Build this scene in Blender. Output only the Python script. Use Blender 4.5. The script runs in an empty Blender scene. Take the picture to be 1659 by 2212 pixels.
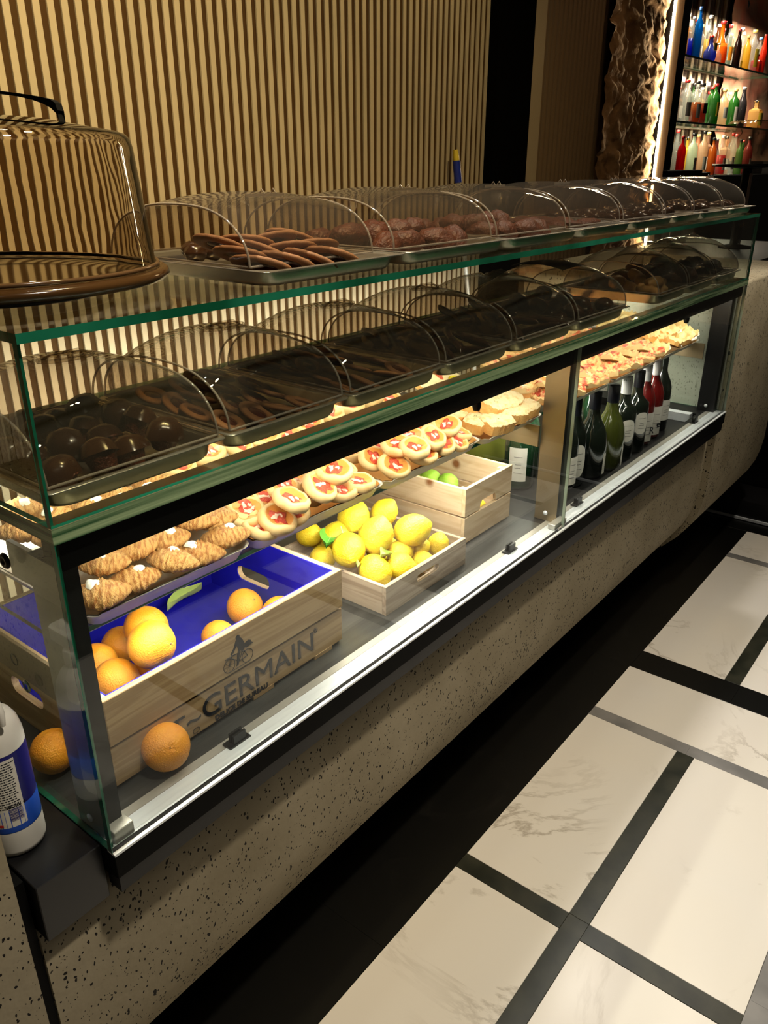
import bpy, math, random
from mathutils import Vector, Matrix, noise, Euler
random.seed(7)
R_ = math.radians
S = bpy.context.scene
COL = S.collection
# ---------------------------------------------------------------- camera
yaw, pitch, roll = R_(-51.59872), R_(-23.76535), R_(0.0685)
Mcam = Matrix.Rotation(yaw, 3, 'Z') @ Matrix.Rotation(pitch, 3, 'X') @ Matrix.Rotation(roll, 3, 'Y')
rt, fw, up = Mcam.col[0].copy(), Mcam.col[1].copy(), Mcam.col[2].copy()
cam = bpy.data.objects.new('camera', bpy.data.cameras.new('camera')); COL.objects.link(cam)
cm = Matrix.Identity(4)
for i in range(3):
    cm[i][0] = rt[i]; cm[i][1] = up[i]; cm[i][2] = -fw[i]
cm[0][3], cm[1][3], cm[2][3] = -0.40341, -0.80296, 0.87890
cam.matrix_world = cm
cam.data.sensor_fit = 'HORIZONTAL'; cam.data.sensor_width = 36.0
cam.data.lens = 36.0 * 1706.27 / 1659.0
cam.data.clip_start = 0.02; cam.data.clip_end = 60
S.camera = cam
# ---------------------------------------------------------------- world, exposure
W = bpy.data.worlds.new('world'); S.world = W; W.use_nodes = True
W.node_tree.nodes['Background'].inputs[0].default_value = (1.0, 0.80, 0.55, 1)
W.node_tree.nodes['Background'].inputs[1].default_value = 0.012
vs = S.view_settings
vs.view_transform = 'Standard'; vs.look = 'None'; vs.gamma = 1.0; vs.use_curve_mapping = False
vs.exposure = 0.0
S.cycles.max_bounces = 14; S.cycles.transparent_max_bounces = 40; S.cycles.transmission_bounces = 12
S.cycles.glossy_bounces = 6; S.cycles.diffuse_bounces = 4
S.cycles.use_denoising = True
S.cycles.sample_clamp_indirect = 4.0
S.cycles.caustics_reflective = False; S.cycles.caustics_refractive = False
# ---------------------------------------------------------------- lights
def area(name, loc, target, sx, sy, power, color):
    d = bpy.data.lights.new(name, 'AREA'); d.shape = 'RECTANGLE'; d.size = sx; d.size_y = sy
    d.energy = power; d.color = color
    o = bpy.data.objects.new(name, d); COL.objects.link(o); o.location = loc
    v = Vector(target) - Vector(loc)
    o.rotation_euler = v.to_track_quat('-Z', 'Y').to_euler()
    return o
def spot(name, loc, target, power, color, ang=70, blend=0.6, rad=0.04):
    d = bpy.data.lights.new(name, 'SPOT'); d.energy = power; d.color = color
    d.spot_size = R_(ang); d.spot_blend = blend; d.shadow_soft_size = rad
    o = bpy.data.objects.new(name, d); COL.objects.link(o); o.location = loc
    v = Vector(target) - Vector(loc); o.rotation_euler = v.to_track_quat('-Z', 'Y').to_euler()
    return o
AMB = (1.0, 0.76, 0.36); WARM = (1.0, 0.88, 0.70); LEDC = (1.0, 0.93, 0.78); NEU = (1.0, 0.95, 0.88)
# ceiling spots washing the slatted wall, row over the case, row over the aisle
spot('wall_spot', (0.55, -0.10, 2.05), (0.50, 1.3, 0.65), 165, AMB, 115, 1.0)
spot('wall_spot', (2.2, 0.15, 2.25), (2.3, 1.3, 0.8), 42, AMB, 110, 1.0)
spot('wall_spot', (3.9, 0.30, 2.20), (3.9, 1.3, 0.9), 7, (1.0, 0.66, 0.34), 90, 1.0)
for xx, pw in ((0.4, 24), (1.6, 24), (2.8, 26)):
    spot('case_spot', (xx, 0.30, 2.1), (xx, -0.75, -0.8), pw * 2.6, NEU, 80, 0.8, 0.06)
for xx, yy, pw in ((0.2, -.72, 96), (1.4, -.72, 88), (2.8, -.34, 84)):
    spot('aisle_spot', (xx, yy, 1.9), (xx, -0.35 if yy < -.5 else -.62, -0.8), pw, WARM, 80, 0.9, 0.05)
# ---------------------------------------------------------------- materials
def newmat(name):
    m = bpy.data.materials.new(name); m.use_nodes = True
    nt = m.node_tree; nt.nodes.clear()
    out = nt.nodes.new('ShaderNodeOutputMaterial')
    return m, nt, out
def N(nt, typ, **kw):
    n = nt.nodes.new(typ)
    for k, v in kw.items():
        if k.startswith('i_'):
            key = k[2:]
            key = int(key) if key.isdigit() else key.replace('_', ' ')
            n.inputs[key].default_value = v
        else: setattr(n, k, v)
    return n
def c4(c): return (c[0], c[1], c[2], 1.0)
def pbr(name, col, rough=0.5, metal=0.0, coat=0.0, spec=0.5, vary=None, vscale=8.0, bump=0.0, bscale=60.0,
        stretch=(1, 1, 1), sss=0.0, trans=0.0, coord='Object', detail=4.0, lo=0.35, hi=0.65):
    m, nt, out = newmat(name)
    p = N(nt, 'ShaderNodeBsdfPrincipled'); nt.links.new(p.outputs[0], out.inputs[0])
    p.inputs['Base Color'].default_value = c4(col); p.inputs['Roughness'].default_value = rough
    p.inputs['Metallic'].default_value = metal; p.inputs['Coat Weight'].default_value = coat
    p.inputs['Coat Roughness'].default_value = 0.08
    p.inputs['Specular IOR Level'].default_value = spec
    if trans: p.inputs['Transmission Weight'].default_value = trans
    if sss:
        p.inputs['Subsurface Weight'].default_value = sss; p.inputs['Subsurface Scale'].default_value = 0.01
    if vary or bump:
        tc = N(nt, 'ShaderNodeTexCoord'); mp = N(nt, 'ShaderNodeMapping'); mp.inputs['Scale'].default_value = stretch
        oi = N(nt, 'ShaderNodeObjectInfo'); ad = N(nt, 'ShaderNodeVectorMath', operation='ADD')
        ml = N(nt, 'ShaderNodeMath', operation='MULTIPLY'); ml.inputs[1].default_value = 37.0
        nt.links.new(oi.outputs['Random'], ml.inputs[0])
        nt.links.new(tc.outputs[coord], ad.inputs[0]); nt.links.new(ml.outputs[0], ad.inputs[1])
        nt.links.new(ad.outputs[0], mp.inputs[0])
        if vary:
            nz = N(nt, 'ShaderNodeTexNoise'); nz.inputs['Scale'].default_value = vscale; nz.inputs['Detail'].default_value = detail
            nt.links.new(mp.outputs[0], nz.inputs['Vector'])
            cr = N(nt, 'ShaderNodeValToRGB'); cr.color_ramp.elements[0].position = lo; cr.color_ramp.elements[1].position = hi
            cr.color_ramp.elements[0].color = c4(col); cr.color_ramp.elements[1].color = c4(vary)
            nt.links.new(nz.outputs['Fac'], cr.inputs[0]); nt.links.new(cr.outputs[0], p.inputs['Base Color'])
        if bump:
            nb = N(nt, 'ShaderNodeTexNoise'); nb.inputs['Scale'].default_value = bscale; nb.inputs['Detail'].default_value = 3
            nt.links.new(mp.outputs[0], nb.inputs['Vector'])
            bp = N(nt, 'ShaderNodeBump'); bp.inputs['Strength'].default_value = bump; bp.inputs['Distance'].default_value = 0.004
            nt.links.new(nb.outputs['Fac'], bp.inputs['Height']); nt.links.new(bp.outputs[0], p.inputs['Normal'])
    return m
def fres(nt, ior):
    """reflectance of a thin sheet, the same from either side"""
    f = N(nt, 'ShaderNodeFresnel'); ge = N(nt, 'ShaderNodeNewGeometry')
    mr = N(nt, 'ShaderNodeMapRange'); mr.inputs[3].default_value = ior; mr.inputs[4].default_value = 1.0 / ior
    nt.links.new(ge.outputs['Backfacing'], mr.inputs[0]); nt.links.new(mr.outputs[0], f.inputs[0]); return f
def thin_glass(name, tint, ior=1.45, haze=0.0, dark_edge=0.0, bump=0.0, gl=0.0):
    """a pane or shell of clear material: what is not reflected passes through with a slight tint"""
    m, nt, out = newmat(name)
    t = N(nt, 'ShaderNodeBsdfTransparent'); t.inputs[0].default_value = c4(tint)
    g = N(nt, 'ShaderNodeBsdfGlossy'); g.inputs['Roughness'].default_value = gl
    f = fres(nt, ior)
    mx = N(nt, 'ShaderNodeMixShader')
    nt.links.new(f.outputs[0], mx.inputs[0]); nt.links.new(t.outputs[0], mx.inputs[1]); nt.links.new(g.outputs[0], mx.inputs[2])
    last = mx
    if dark_edge:
        lw = N(nt, 'ShaderNodeLayerWeight'); lw.inputs[0].default_value = 0.35
        pw = N(nt, 'ShaderNodeMath', operation='POWER'); pw.inputs[1].default_value = 2.0
        nt.links.new(lw.outputs['Facing'], pw.inputs[0])
        mr = N(nt, 'ShaderNodeMix', data_type='RGBA')
        mr.inputs[6].default_value = c4(tint); mr.inputs[7].default_value = c4([c * (1 - dark_edge) for c in tint])
        nt.links.new(pw.outputs[0], mr.inputs[0]); nt.links.new(mr.outputs[2], t.inputs[0])
    if haze:
        d = N(nt, 'ShaderNodeBsdfDiffuse'); d.inputs[0].default_value = (0.60, 0.52, 0.42, 1)
        m2 = N(nt, 'ShaderNodeMixShader'); m2.inputs[0].default_value = haze
        nt.links.new(last.outputs[0], m2.inputs[1]); nt.links.new(d.outputs[0], m2.inputs[2]); last = m2
    if bump:
        tc = N(nt, 'ShaderNodeTexCoord'); nb = N(nt, 'ShaderNodeTexNoise'); nb.inputs['Scale'].default_value = 25
        nt.links.new(tc.outputs['Object'], nb.inputs['Vector'])
        bp = N(nt, 'ShaderNodeBump'); bp.inputs['Strength'].default_value = bump; bp.inputs['Distance'].default_value = 0.01
        nt.links.new(nb.outputs['Fac'], bp.inputs['Height']); nt.links.new(bp.outputs[0], g.inputs['Normal'])
    nt.links.new(last.outputs[0], out.inputs[0])
    return m
def refr(name, col, ior=1.06, bump=0.3, bs=9.0):
    m, nt, out = newmat(name)
    t = N(nt, 'ShaderNodeBsdfRefraction'); t.inputs[0].default_value = c4(col); t.inputs['IOR'].default_value = ior
    t.inputs['Roughness'].default_value = 0.0
    g = N(nt, 'ShaderNodeBsdfGlossy'); g.inputs['Roughness'].default_value = 0.02
    f = fres(nt, 1.5)
    mx = N(nt, 'ShaderNodeMixShader')
    tc = N(nt, 'ShaderNodeTexCoord'); nb = N(nt, 'ShaderNodeTexNoise'); nb.inputs['Scale'].default_value = bs
    nt.links.new(tc.outputs['Object'], nb.inputs['Vector'])
    bp = N(nt, 'ShaderNodeBump'); bp.inputs['Strength'].default_value = bump; bp.inputs['Distance'].default_value = 0.02
    nt.links.new(nb.outputs['Fac'], bp.inputs['Height']); nt.links.new(bp.outputs[0], t.inputs['Normal'])
    nt.links.new(f.outputs[0], mx.inputs[0]); nt.links.new(t.outputs[0], mx.inputs[1]); nt.links.new(g.outputs[0], mx.inputs[2])
    nt.links.new(mx.outputs[0], out.inputs[0])
    return m
def emit(name, col, s):
    m, nt, out = newmat(name); e = N(nt, 'ShaderNodeEmission'); e.inputs[0].default_value = c4(col); e.inputs[1].default_value = s
    nt.links.new(e.outputs[0], out.inputs[0]); return m
def liquor(name, col, body=0.5):
    """coloured see-through bottle: tinted transparency, some light scattered by the contents, gloss"""
    m, nt, out = newmat(name)
    t = N(nt, 'ShaderNodeBsdfTransparent'); t.inputs[0].default_value = c4(col)
    tl = N(nt, 'ShaderNodeBsdfTranslucent'); tl.inputs[0].default_value = c4(col)
    df = N(nt, 'ShaderNodeBsdfDiffuse'); df.inputs[0].default_value = c4(col)
    a = N(nt, 'ShaderNodeMixShader'); a.inputs[0].default_value = 0.5
    nt.links.new(tl.outputs[0], a.inputs[1]); nt.links.new(df.outputs[0], a.inputs[2])
    b = N(nt, 'ShaderNodeMixShader'); b.inputs[0].default_value = body
    nt.links.new(t.outputs[0], b.inputs[1]); nt.links.new(a.outputs[0], b.inputs[2])
    g = N(nt, 'ShaderNodeBsdfGlossy'); g.inputs['Roughness'].default_value = 0.05
    f = fres(nt, 1.5)
    c = N(nt, 'ShaderNodeMixShader'); nt.links.new(f.outputs[0], c.inputs[0])
    nt.links.new(b.outputs[0], c.inputs[1]); nt.links.new(g.outputs[0], c.inputs[2]); nt.links.new(c.outputs[0], out.inputs[0])
    return m
def concrete(name, c1, c2, pit=(0.008, 0.006, 0.005), bigp=9.0):
    m, nt, out = newmat(name)
    p = N(nt, 'ShaderNodeBsdfPrincipled'); p.inputs['Roughness'].default_value = 0.75; p.inputs['Specular IOR Level'].default_value = 0.25
    tc = N(nt, 'ShaderNodeTexCoord')
    nz = N(nt, 'ShaderNodeTexNoise'); nz.inputs['Scale'].default_value = 4.5; nz.inputs['Detail'].default_value = 8
    nt.links.new(tc.outputs['Object'], nz.inputs['Vector'])
    cr = N(nt, 'ShaderNodeValToRGB'); cr.color_ramp.elements[0].color = c4(c1); cr.color_ramp.elements[1].color = c4(c2)
    cr.color_ramp.elements[0].position = .3; cr.color_ramp.elements[1].position = .7
    nt.links.new(nz.outputs['Fac'], cr.inputs[0])
    prev = cr.outputs[0]; hs = None
    clump = N(nt, 'ShaderNodeTexNoise'); clump.inputs['Scale'].default_value = 3.2; clump.inputs['Detail'].default_value = 2
    nt.links.new(tc.outputs['Object'], clump.inputs['Vector'])
    for sc, thr, st in ((200, 0.46, (1, 1, .6)), (62, 0.27, (1.2, 1, .42))):
        mp = N(nt, 'ShaderNodeMapping'); mp.inputs['Scale'].default_value = st; mp.inputs['Rotation'].default_value = (0, .5, 0)
        dn = N(nt, 'ShaderNodeTexNoise'); dn.inputs['Scale'].default_value = 60
        nt.links.new(tc.outputs['Object'], dn.inputs['Vector'])
        av = N(nt, 'ShaderNodeMix', data_type='VECTOR'); av.inputs[0].default_value = 0.012
        nt.links.new(tc.outputs['Object'], av.inputs[4]); nt.links.new(dn.outputs['Color'], av.inputs[5])
        nt.links.new(av.outputs[1], mp.inputs[0])
        v = N(nt, 'ShaderNodeTexVoronoi'); v.inputs['Scale'].default_value = sc
        nt.links.new(mp.outputs[0], v.inputs['Vector'])
        # only some cells carry a pit, more of them where the clump noise is high
        sp = N(nt, 'ShaderNodeSeparateColor'); nt.links.new(v.outputs['Color'], sp.inputs[0])
        th = N(nt, 'ShaderNodeMath', operation='MULTIPLY'); nt.links.new(clump.outputs['Fac'], th.inputs[0]); th.inputs[1].default_value = 0.9 if sc > 50 else 0.5
        pr = N(nt, 'ShaderNodeMath', operation='LESS_THAN'); nt.links.new(sp.outputs[0], pr.inputs[0]); nt.links.new(th.outputs[0], pr.inputs[1])
        rr = N(nt, 'ShaderNodeMath', operation='MULTIPLY'); nt.links.new(sp.outputs[1], rr.inputs[0]); rr.inputs[1].default_value = thr
        lt = N(nt, 'ShaderNodeMath', operation='LESS_THAN'); nt.links.new(v.outputs['Distance'], lt.inputs[0]); nt.links.new(rr.outputs[0], lt.inputs[1])
        an = N(nt, 'ShaderNodeMath', operation='MULTIPLY'); nt.links.new(pr.outputs[0], an.inputs[0]); nt.links.new(lt.outputs[0], an.inputs[1])
        mx = N(nt, 'ShaderNodeMix', data_type='RGBA'); mx.inputs[7].default_value = c4(pit)
        nt.links.new(an.outputs[0], mx.inputs[0]); nt.links.new(prev, mx.inputs[6]); prev = mx.outputs[2]
        hs = an if hs is None else hs
    nt.links.new(prev, p.inputs['Base Color'])
    bp = N(nt, 'ShaderNodeBump'); bp.inputs['Strength'].default_value = 0.35; bp.inputs['Distance'].default_value = 0.004
    n2 = N(nt, 'ShaderNodeTexNoise'); n2.inputs['Scale'].default_value = 55; nt.links.new(tc.outputs['Object'], n2.inputs['Vector'])
    nt.links.new(n2.outputs['Fac'], bp.inputs['Height']); nt.links.new(bp.outputs[0], p.inputs['Normal'])
    nt.links.new(p.outputs[0], out.inputs[0]); return m
def marble(name, base, vein, amt=0.5, scale=2.2, rough=0.22, thin=0.035, warmc=(0.80, 0.70, 0.52)):
    m, nt, out = newmat(name)
    p = N(nt, 'ShaderNodeBsdfPrincipled'); p.inputs['Roughness'].default_value = rough
    tc = N(nt, 'ShaderNodeTexCoord'); oi = N(nt, 'ShaderNodeObjectInfo')
    ml = N(nt, 'ShaderNodeMath', operation='MULTIPLY'); ml.inputs[1].default_value = 61.0; nt.links.new(oi.outputs['Random'], ml.inputs[0])
    ad = N(nt, 'ShaderNodeVectorMath', operation='ADD'); nt.links.new(tc.outputs['Object'], ad.inputs[0]); nt.links.new(ml.outputs[0], ad.inputs[1])
    n1 = N(nt, 'ShaderNodeTexNoise'); n1.inputs['Scale'].default_value = scale; n1.inputs['Detail'].default_value = 9; n1.inputs['Roughness'].default_value = .62; n1.inputs['Distortion'].default_value = 1.3
    nt.links.new(ad.outputs[0], n1.inputs['Vector'])
    s = N(nt, 'ShaderNodeMath', operation='SUBTRACT'); s.inputs[1].default_value = .5; nt.links.new(n1.outputs['Fac'], s.inputs[0])
    ab = N(nt, 'ShaderNodeMath', operation='ABSOLUTE'); nt.links.new(s.outputs[0], ab.inputs[0])
    cr = N(nt, 'ShaderNodeValToRGB'); cr.color_ramp.elements[0].position = 0.0; cr.color_ramp.elements[0].color = (1, 1, 1, 1)
    cr.color_ramp.elements[1].position = thin; cr.color_ramp.elements[1].color = (0, 0, 0, 1)
    nt.links.new(ab.outputs[0], cr.inputs[0])
    n3 = N(nt, 'ShaderNodeTexNoise'); n3.inputs['Scale'].default_value = scale * .8; n3.inputs['Detail'].default_value = 2
    nt.links.new(ad.outputs[0], n3.inputs['Vector'])
    gate = N(nt, 'ShaderNodeValToRGB'); gate.color_ramp.elements[0].position = .47; gate.color_ramp.elements[1].position = .62
    nt.links.new(n3.outputs['Fac'], gate.inputs[0])
    mu = N(nt, 'ShaderNodeMath', operation='MULTIPLY'); nt.links.new(cr.outputs[0], mu.inputs[0]); nt.links.new(gate.outputs[0], mu.inputs[1])
    m2 = N(nt, 'ShaderNodeMath', operation='MULTIPLY'); m2.inputs[1].default_value = amt; nt.links.new(mu.outputs[0], m2.inputs[0])
    n4 = N(nt, 'ShaderNodeTexNoise'); n4.inputs['Scale'].default_value = 2.7; n4.inputs['Detail'].default_value = 5
    nt.links.new(ad.outputs[0], n4.inputs['Vector'])
    c2 = N(nt, 'ShaderNodeValToRGB'); c2.color_ramp.elements[0].position = .35; c2.color_ramp.elements[1].position = .75
    c2.color_ramp.elements[0].color = c4(base); c2.color_ramp.elements[1].color = c4([base[i] * .8 + warmc[i] * .2 for i in range(3)])
    nt.links.new(n4.outputs['Fac'], c2.inputs[0])
    mx = N(nt, 'ShaderNodeMix', data_type='RGBA'); mx.inputs[7].default_value = c4(vein)
    nt.links.new(m2.outputs[0], mx.inputs[0]); nt.links.new(c2.outputs[0], mx.inputs[6]); nt.links.new(mx.outputs[2], p.inputs['Base Color'])
    nt.links.new(p.outputs[0], out.inputs[0]); return m
def wood(name, c1, c2, axis=0, sc=1.0, rough=0.55, knots=False):
    m, nt, out = newmat(name)
    p = N(nt, 'ShaderNodeBsdfPrincipled'); p.inputs['Roughness'].default_value = rough; p.inputs['Specular IOR Level'].default_value = .3
    tc = N(nt, 'ShaderNodeTexCoord'); mp = N(nt, 'ShaderNodeMapping')
    st = [26, 26, 26]; st[axis] = 1.6; mp.inputs['Scale'].default_value = [s * sc for s in st]
    oi = N(nt, 'ShaderNodeObjectInfo'); ml = N(nt, 'ShaderNodeMath', operation='MULTIPLY'); ml.inputs[1].default_value = 9
    ad = N(nt, 'ShaderNodeVectorMath', operation='ADD'); nt.links.new(oi.outputs['Random'], ml.inputs[0])
    nt.links.new(tc.outputs['Object'], ad.inputs[0]); nt.links.new(ml.outputs[0], ad.inputs[1]); nt.links.new(ad.outputs[0], mp.inputs[0])
    n1 = N(nt, 'ShaderNodeTexNoise'); n1.inputs['Scale'].default_value = 1.6; n1.inputs['Detail'].default_value = 6; n1.inputs['Distortion'].default_value = .6
    nt.links.new(mp.outputs[0], n1.inputs['Vector'])
    w = N(nt, 'ShaderNodeMath', operation='MULTIPLY'); w.inputs[1].default_value = 26; nt.links.new(n1.outputs['Fac'], w.inputs[0])
    sn = N(nt, 'ShaderNodeMath', operation='SINE'); nt.links.new(w.outputs[0], sn.inputs[0])
    mr = N(nt, 'ShaderNodeMapRange'); mr.inputs[1].default_value = -1; nt.links.new(sn.outputs[0], mr.inputs[0])
    mx = N(nt, 'ShaderNodeMix', data_type='RGBA'); mx.inputs[6].default_value = c4(c1); mx.inputs[7].default_value = c4(c2)
    nt.links.new(mr.outputs[0], mx.inputs[0]); last = mx.outputs[2]
    if knots:
        v = N(nt, 'ShaderNodeTexVoronoi'); v.inputs['Scale'].default_value = 9; nt.links.new(ad.outputs[0], v.inputs['Vector'])
        l = N(nt, 'ShaderNodeValToRGB'); l.color_ramp.elements[0].position = .07; l.color_ramp.elements[1].position = .16
        l.color_ramp.elements[0].color = (1, 1, 1, 1); l.color_ramp.elements[1].color = (0, 0, 0, 1)
        nt.links.new(v.outputs['Distance'], l.inputs[0])
        m3 = N(nt, 'ShaderNodeMix', data_type='RGBA'); m3.inputs[7].default_value = (0.22, .09, .035, 1)
        nt.links.new(l.outputs[0], m3.inputs[0]); nt.links.new(last, m3.inputs[6]); last = m3.outputs[2]
    nt.links.new(last, p.inputs['Base Color']); nt.links.new(p.outputs[0], out.inputs[0]); return m
M = {}
M['pane'] = thin_glass('clear_glass', (0.95, 0.975, 0.955))
M['edge'] = pbr('green_glass_edge', (0.004, 0.075, 0.036), 0.08, spec=0.6, vary=(0.015, 0.19, 0.11), vscale=5, stretch=(1, 6, 1), coat=.4)
M['tanmetal'] = pbr('tan_metal', (0.55, 0.46, 0.32), 0.4, metal=.3, vary=(0.48, 0.40, 0.27), vscale=5, stretch=(.3, 8, 1))
M['edge_pale'] = pbr('pale_glass_edge', (0.30, 0.36, 0.28), 0.15, coat=.4)
M['edge_thick'] = pbr('pale_green_glass_edge', (0.02, 0.08, 0.030), 0.08, vary=(0.34, 0.46, 0.26), vscale=2.2, stretch=(.8, .8, 50), coat=.6, lo=.40, hi=.66)
M['acrylic'] = thin_glass('clear_acrylic', (0.86, 0.81, 0.74), 1.5, haze=0.028, dark_edge=0.55, bump=0.12)
M['acrylic_edge'] = thin_glass('acrylic_rim', (0.70, 0.62, 0.53), 2.6, haze=0.26, dark_edge=0.2)
M['cake_dome'] = refr('cake_dome_acrylic', (0.88, 0.83, 0.75), 1.03, .45, 9.0)
M['slat'] = pbr('taupe_slat', (0.56, 0.47, 0.335), 0.55, vary=(0.50, 0.42, 0.30), vscale=3)
M['slat_back'] = pbr('taupe_backing', (0.070, 0.036, 0.012), 0.7, spec=.15)
M['slat_gloss'] = pbr('bronze_slat', (0.22, 0.15, 0.09), 0.42, spec=.22)
M['taupe'] = pbr('taupe_panel', (0.50, 0.41, 0.28), 0.55)
M['black'] = pbr('black_paint', (0.003, 0.003, 0.003), 0.6, spec=.06)
m_, nt_, out_ = newmat('matt_black'); d_ = N(nt_, 'ShaderNodeBsdfDiffuse'); d_.inputs[0].default_value = (.003, .003, .003, 1); nt_.links.new(d_.outputs[0], out_.inputs[0]); M['matt'] = m_
M['blackmetal'] = pbr('black_steel', (0.004, 0.004, 0.0045), 0.40, spec=.3, vary=(0.008, 0.008, 0.009), vscale=5)
M['ledge'] = pbr('dark_grey_ledge', (0.0035, 0.0035, 0.0045), 0.33, vary=(0.006, 0.006, 0.007), vscale=6, spec=.45)
M['bronze'] = pbr('bronze_steel', (0.22, 0.165, 0.095), 0.36, metal=0.8, vary=(0.30, 0.235, 0.15), vscale=3)
M['greysteel'] = pbr('grey_steel', (0.42, 0.40, 0.36), 0.45, metal=0.6, vary=(0.50, 0.48, 0.44), vscale=9)
M['floorsteel'] = pbr('dark_brushed_steel', (0.055, 0.055, 0.055), 0.28, metal=0.5, vary=(0.095, 0.095, 0.093), vscale=5, stretch=(1, 8, 8), bump=.1)
M['alu'] = pbr('brushed_aluminium', (0.76, 0.80, 0.86), 0.42, metal=0.35, vary=(0.84, 0.88, 0.93), vscale=9, stretch=(1, 12, 12))
M['steel'] = pbr('pan_steel', (0.50, 0.46, 0.38), 0.27, metal=.85, vary=(0.44, 0.39, 0.30), vscale=4)
M['conc'] = concrete('concrete', (0.245, 0.205, 0.130), (0.36, 0.31, 0.215))
M['conc_lit'] = concrete('lit_concrete', (0.50, 0.48, 0.43), (0.60, 0.58, 0.53), pit=(.30, .28, .24))  # lightened copy of the concrete, for the face lit by the case
M['marble'] = marble('white_marble', (0.74, 0.70, 0.64), (0.28, 0.23, 0.17), 0.62, 2.0, thin=.028)
M['blackmarble'] = marble('black_marble', (0.003, 0.003, 0.0025), (0.06, 0.05, 0.04), 0.08, 1.5, rough=.3, thin=.006, warmc=(0.006, 0.006, 0.005))
M['greenmarble'] = pbr('dark_green_marble', (0.014, 0.016, 0.011), 0.3, vary=(0.035, 0.035, 0.024), vscale=14)
M['greymarble'] = pbr('grey_marble', (0.16, 0.155, 0.15), 0.3, vary=(0.24, 0.23, 0.22), vscale=9)
M['wood1'] = wood('oak_board', (0.42, 0.285, 0.15), (0.31, 0.195, 0.095), 0, 1.0)
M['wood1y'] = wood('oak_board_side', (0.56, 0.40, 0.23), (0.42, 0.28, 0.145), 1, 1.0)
M['wood2'] = wood('grey_pine', (0.44, 0.35, 0.27), (0.27, 0.20, 0.15), 0, .8)
M['wood2y'] = wood('grey_pine_side', (0.46, 0.37, 0.29), (0.28, 0.21, 0.155), 1, .8)
M['wood3'] = wood('knotty_pine', (0.66, 0.50, 0.33), (0.52, 0.36, 0.21), 0, .6)
M['wood3y'] = wood('knotty_pine_side', (0.66, 0.50, 0.34), (0.54, 0.37, 0.22), 1, .6, knots=True)
M['darkwood'] = wood('dark_counter_wood', (0.10, 0.035, 0.012), (0.045, 0.016, 0.006), 0, .5, .35)
M['blue'] = pbr('blue_lining', (0.010, 0.009, 0.38), 0.55, spec=.15, vary=(0.007, 0.006, 0.24), vscale=7)
M['ink'] = pbr('dark_print', (0.012, 0.013, 0.020), 0.6, spec=.2)
M['orange'] = pbr('orange_peel', (0.90, 0.36, 0.015), 0.42, vary=(0.82, 0.29, 0.01), vscale=1.2, bump=.55, bscale=16, sss=.1)
M['scar'] = pbr('stem_scar', (0.20, 0.16, 0.05), .7)
M['lemon'] = pbr('lemon_peel', (0.88, 0.66, 0.03), 0.40, vary=(0.80, 0.56, 0.02), vscale=1.2, bump=.6, bscale=9, sss=.1)
M['lime'] = pbr('lime_peel', (0.36, 0.60, 0.05), 0.4, vary=(0.25, 0.48, 0.04), vscale=20, bump=.3, bscale=180)
M['leaf'] = pbr('green_leaf', (0.09, 0.36, 0.04), 0.4, vary=(0.14, 0.42, 0.06), vscale=20)
M['leaf2'] = pbr('pale_leaf', (0.40, 0.52, 0.12), 0.5, vary=(0.52, 0.62, 0.18), vscale=20)
M['stalk'] = pbr('green_stalk', (0.50, 0.55, 0.25), 0.5)
M['croissant'] = pbr('croissant_crust', (0.72, 0.40, 0.13), 0.42, vary=(0.42, 0.16, 0.035), vscale=4.5, bump=1.0, bscale=16, stretch=(2.6, 1, 1), lo=.44, hi=.62, detail=8)
M['cream'] = pbr('cream', (0.85, 0.80, 0.66), 0.45)
M['dough'] = pbr('pizza_dough', (0.76, 0.53, 0.24), 0.6, vary=(0.70, 0.36, 0.10), vscale=1.6, lo=.5, hi=.8)
M['sauce_oil'] = pbr('baked_oil', (0.78, 0.36, 0.08), 0.4, vary=(0.66, 0.26, 0.05), vscale=40)
M['tomato'] = pbr('tomato_sauce', (0.62, 0.035, 0.02), 0.4, vary=(0.74, 0.12, 0.05), vscale=4, bump=.9, bscale=9)
M['cheese'] = pbr('melted_cheese', (0.88, 0.74, 0.60), 0.45, vary=(0.86, 0.56, 0.42), vscale=3)
M['focaccia'] = pbr('focaccia_crumb', (0.80, 0.62, 0.34), 0.65, vary=(0.66, 0.38, 0.13), vscale=3.5, bump=.9, bscale=14, lo=.5, hi=.75, detail=8)
M['crust'] = pbr('golden_crust', (0.80, 0.46, 0.15), 0.5, vary=(0.70, 0.33, 0.08), vscale=2.2, bump=.5, bscale=8)
M['paleb'] = pbr('pale_flatbread', (0.80, 0.62, 0.28), 0.6, vary=(0.70, 0.44, 0.14), vscale=2.4, bump=.6, bscale=8)
M['herb'] = pbr('herb', (0.07, 0.16, 0.03), 0.7)
M['pizzatop'] = pbr('pizza_topping', (0.84, 0.52, 0.20), 0.45, vary=(0.60, 0.08, 0.03), vscale=4.0, bump=.8, bscale=10, lo=.46, hi=.62, detail=6)
M['gold'] = pbr('gold_card', (0.85, 0.48, 0.15), 0.32, metal=0.6)
M['foil'] = pbr('silver_foil', (0.58, 0.54, 0.46), 0.42, metal=0.3, bump=.3, bscale=40)
M['biscuit'] = pbr('baked_biscuit', (0.27, 0.12, 0.042), 0.6, vary=(0.20, 0.085, 0.03), vscale=30, bump=.3)
M['jam'] = pbr('dark_jam', (0.05, 0.008, 0.004), 0.15)
M['choc'] = pbr('dark_chocolate', (0.030, 0.013, 0.006), 0.22, vary=(0.05, 0.022, 0.01), vscale=30)
M['brownp'] = pbr('brown_pastry', (0.105, 0.024, 0.005), 0.5, vary=(0.065, 0.016, 0.005), vscale=3, bump=.9, bscale=6)
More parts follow.
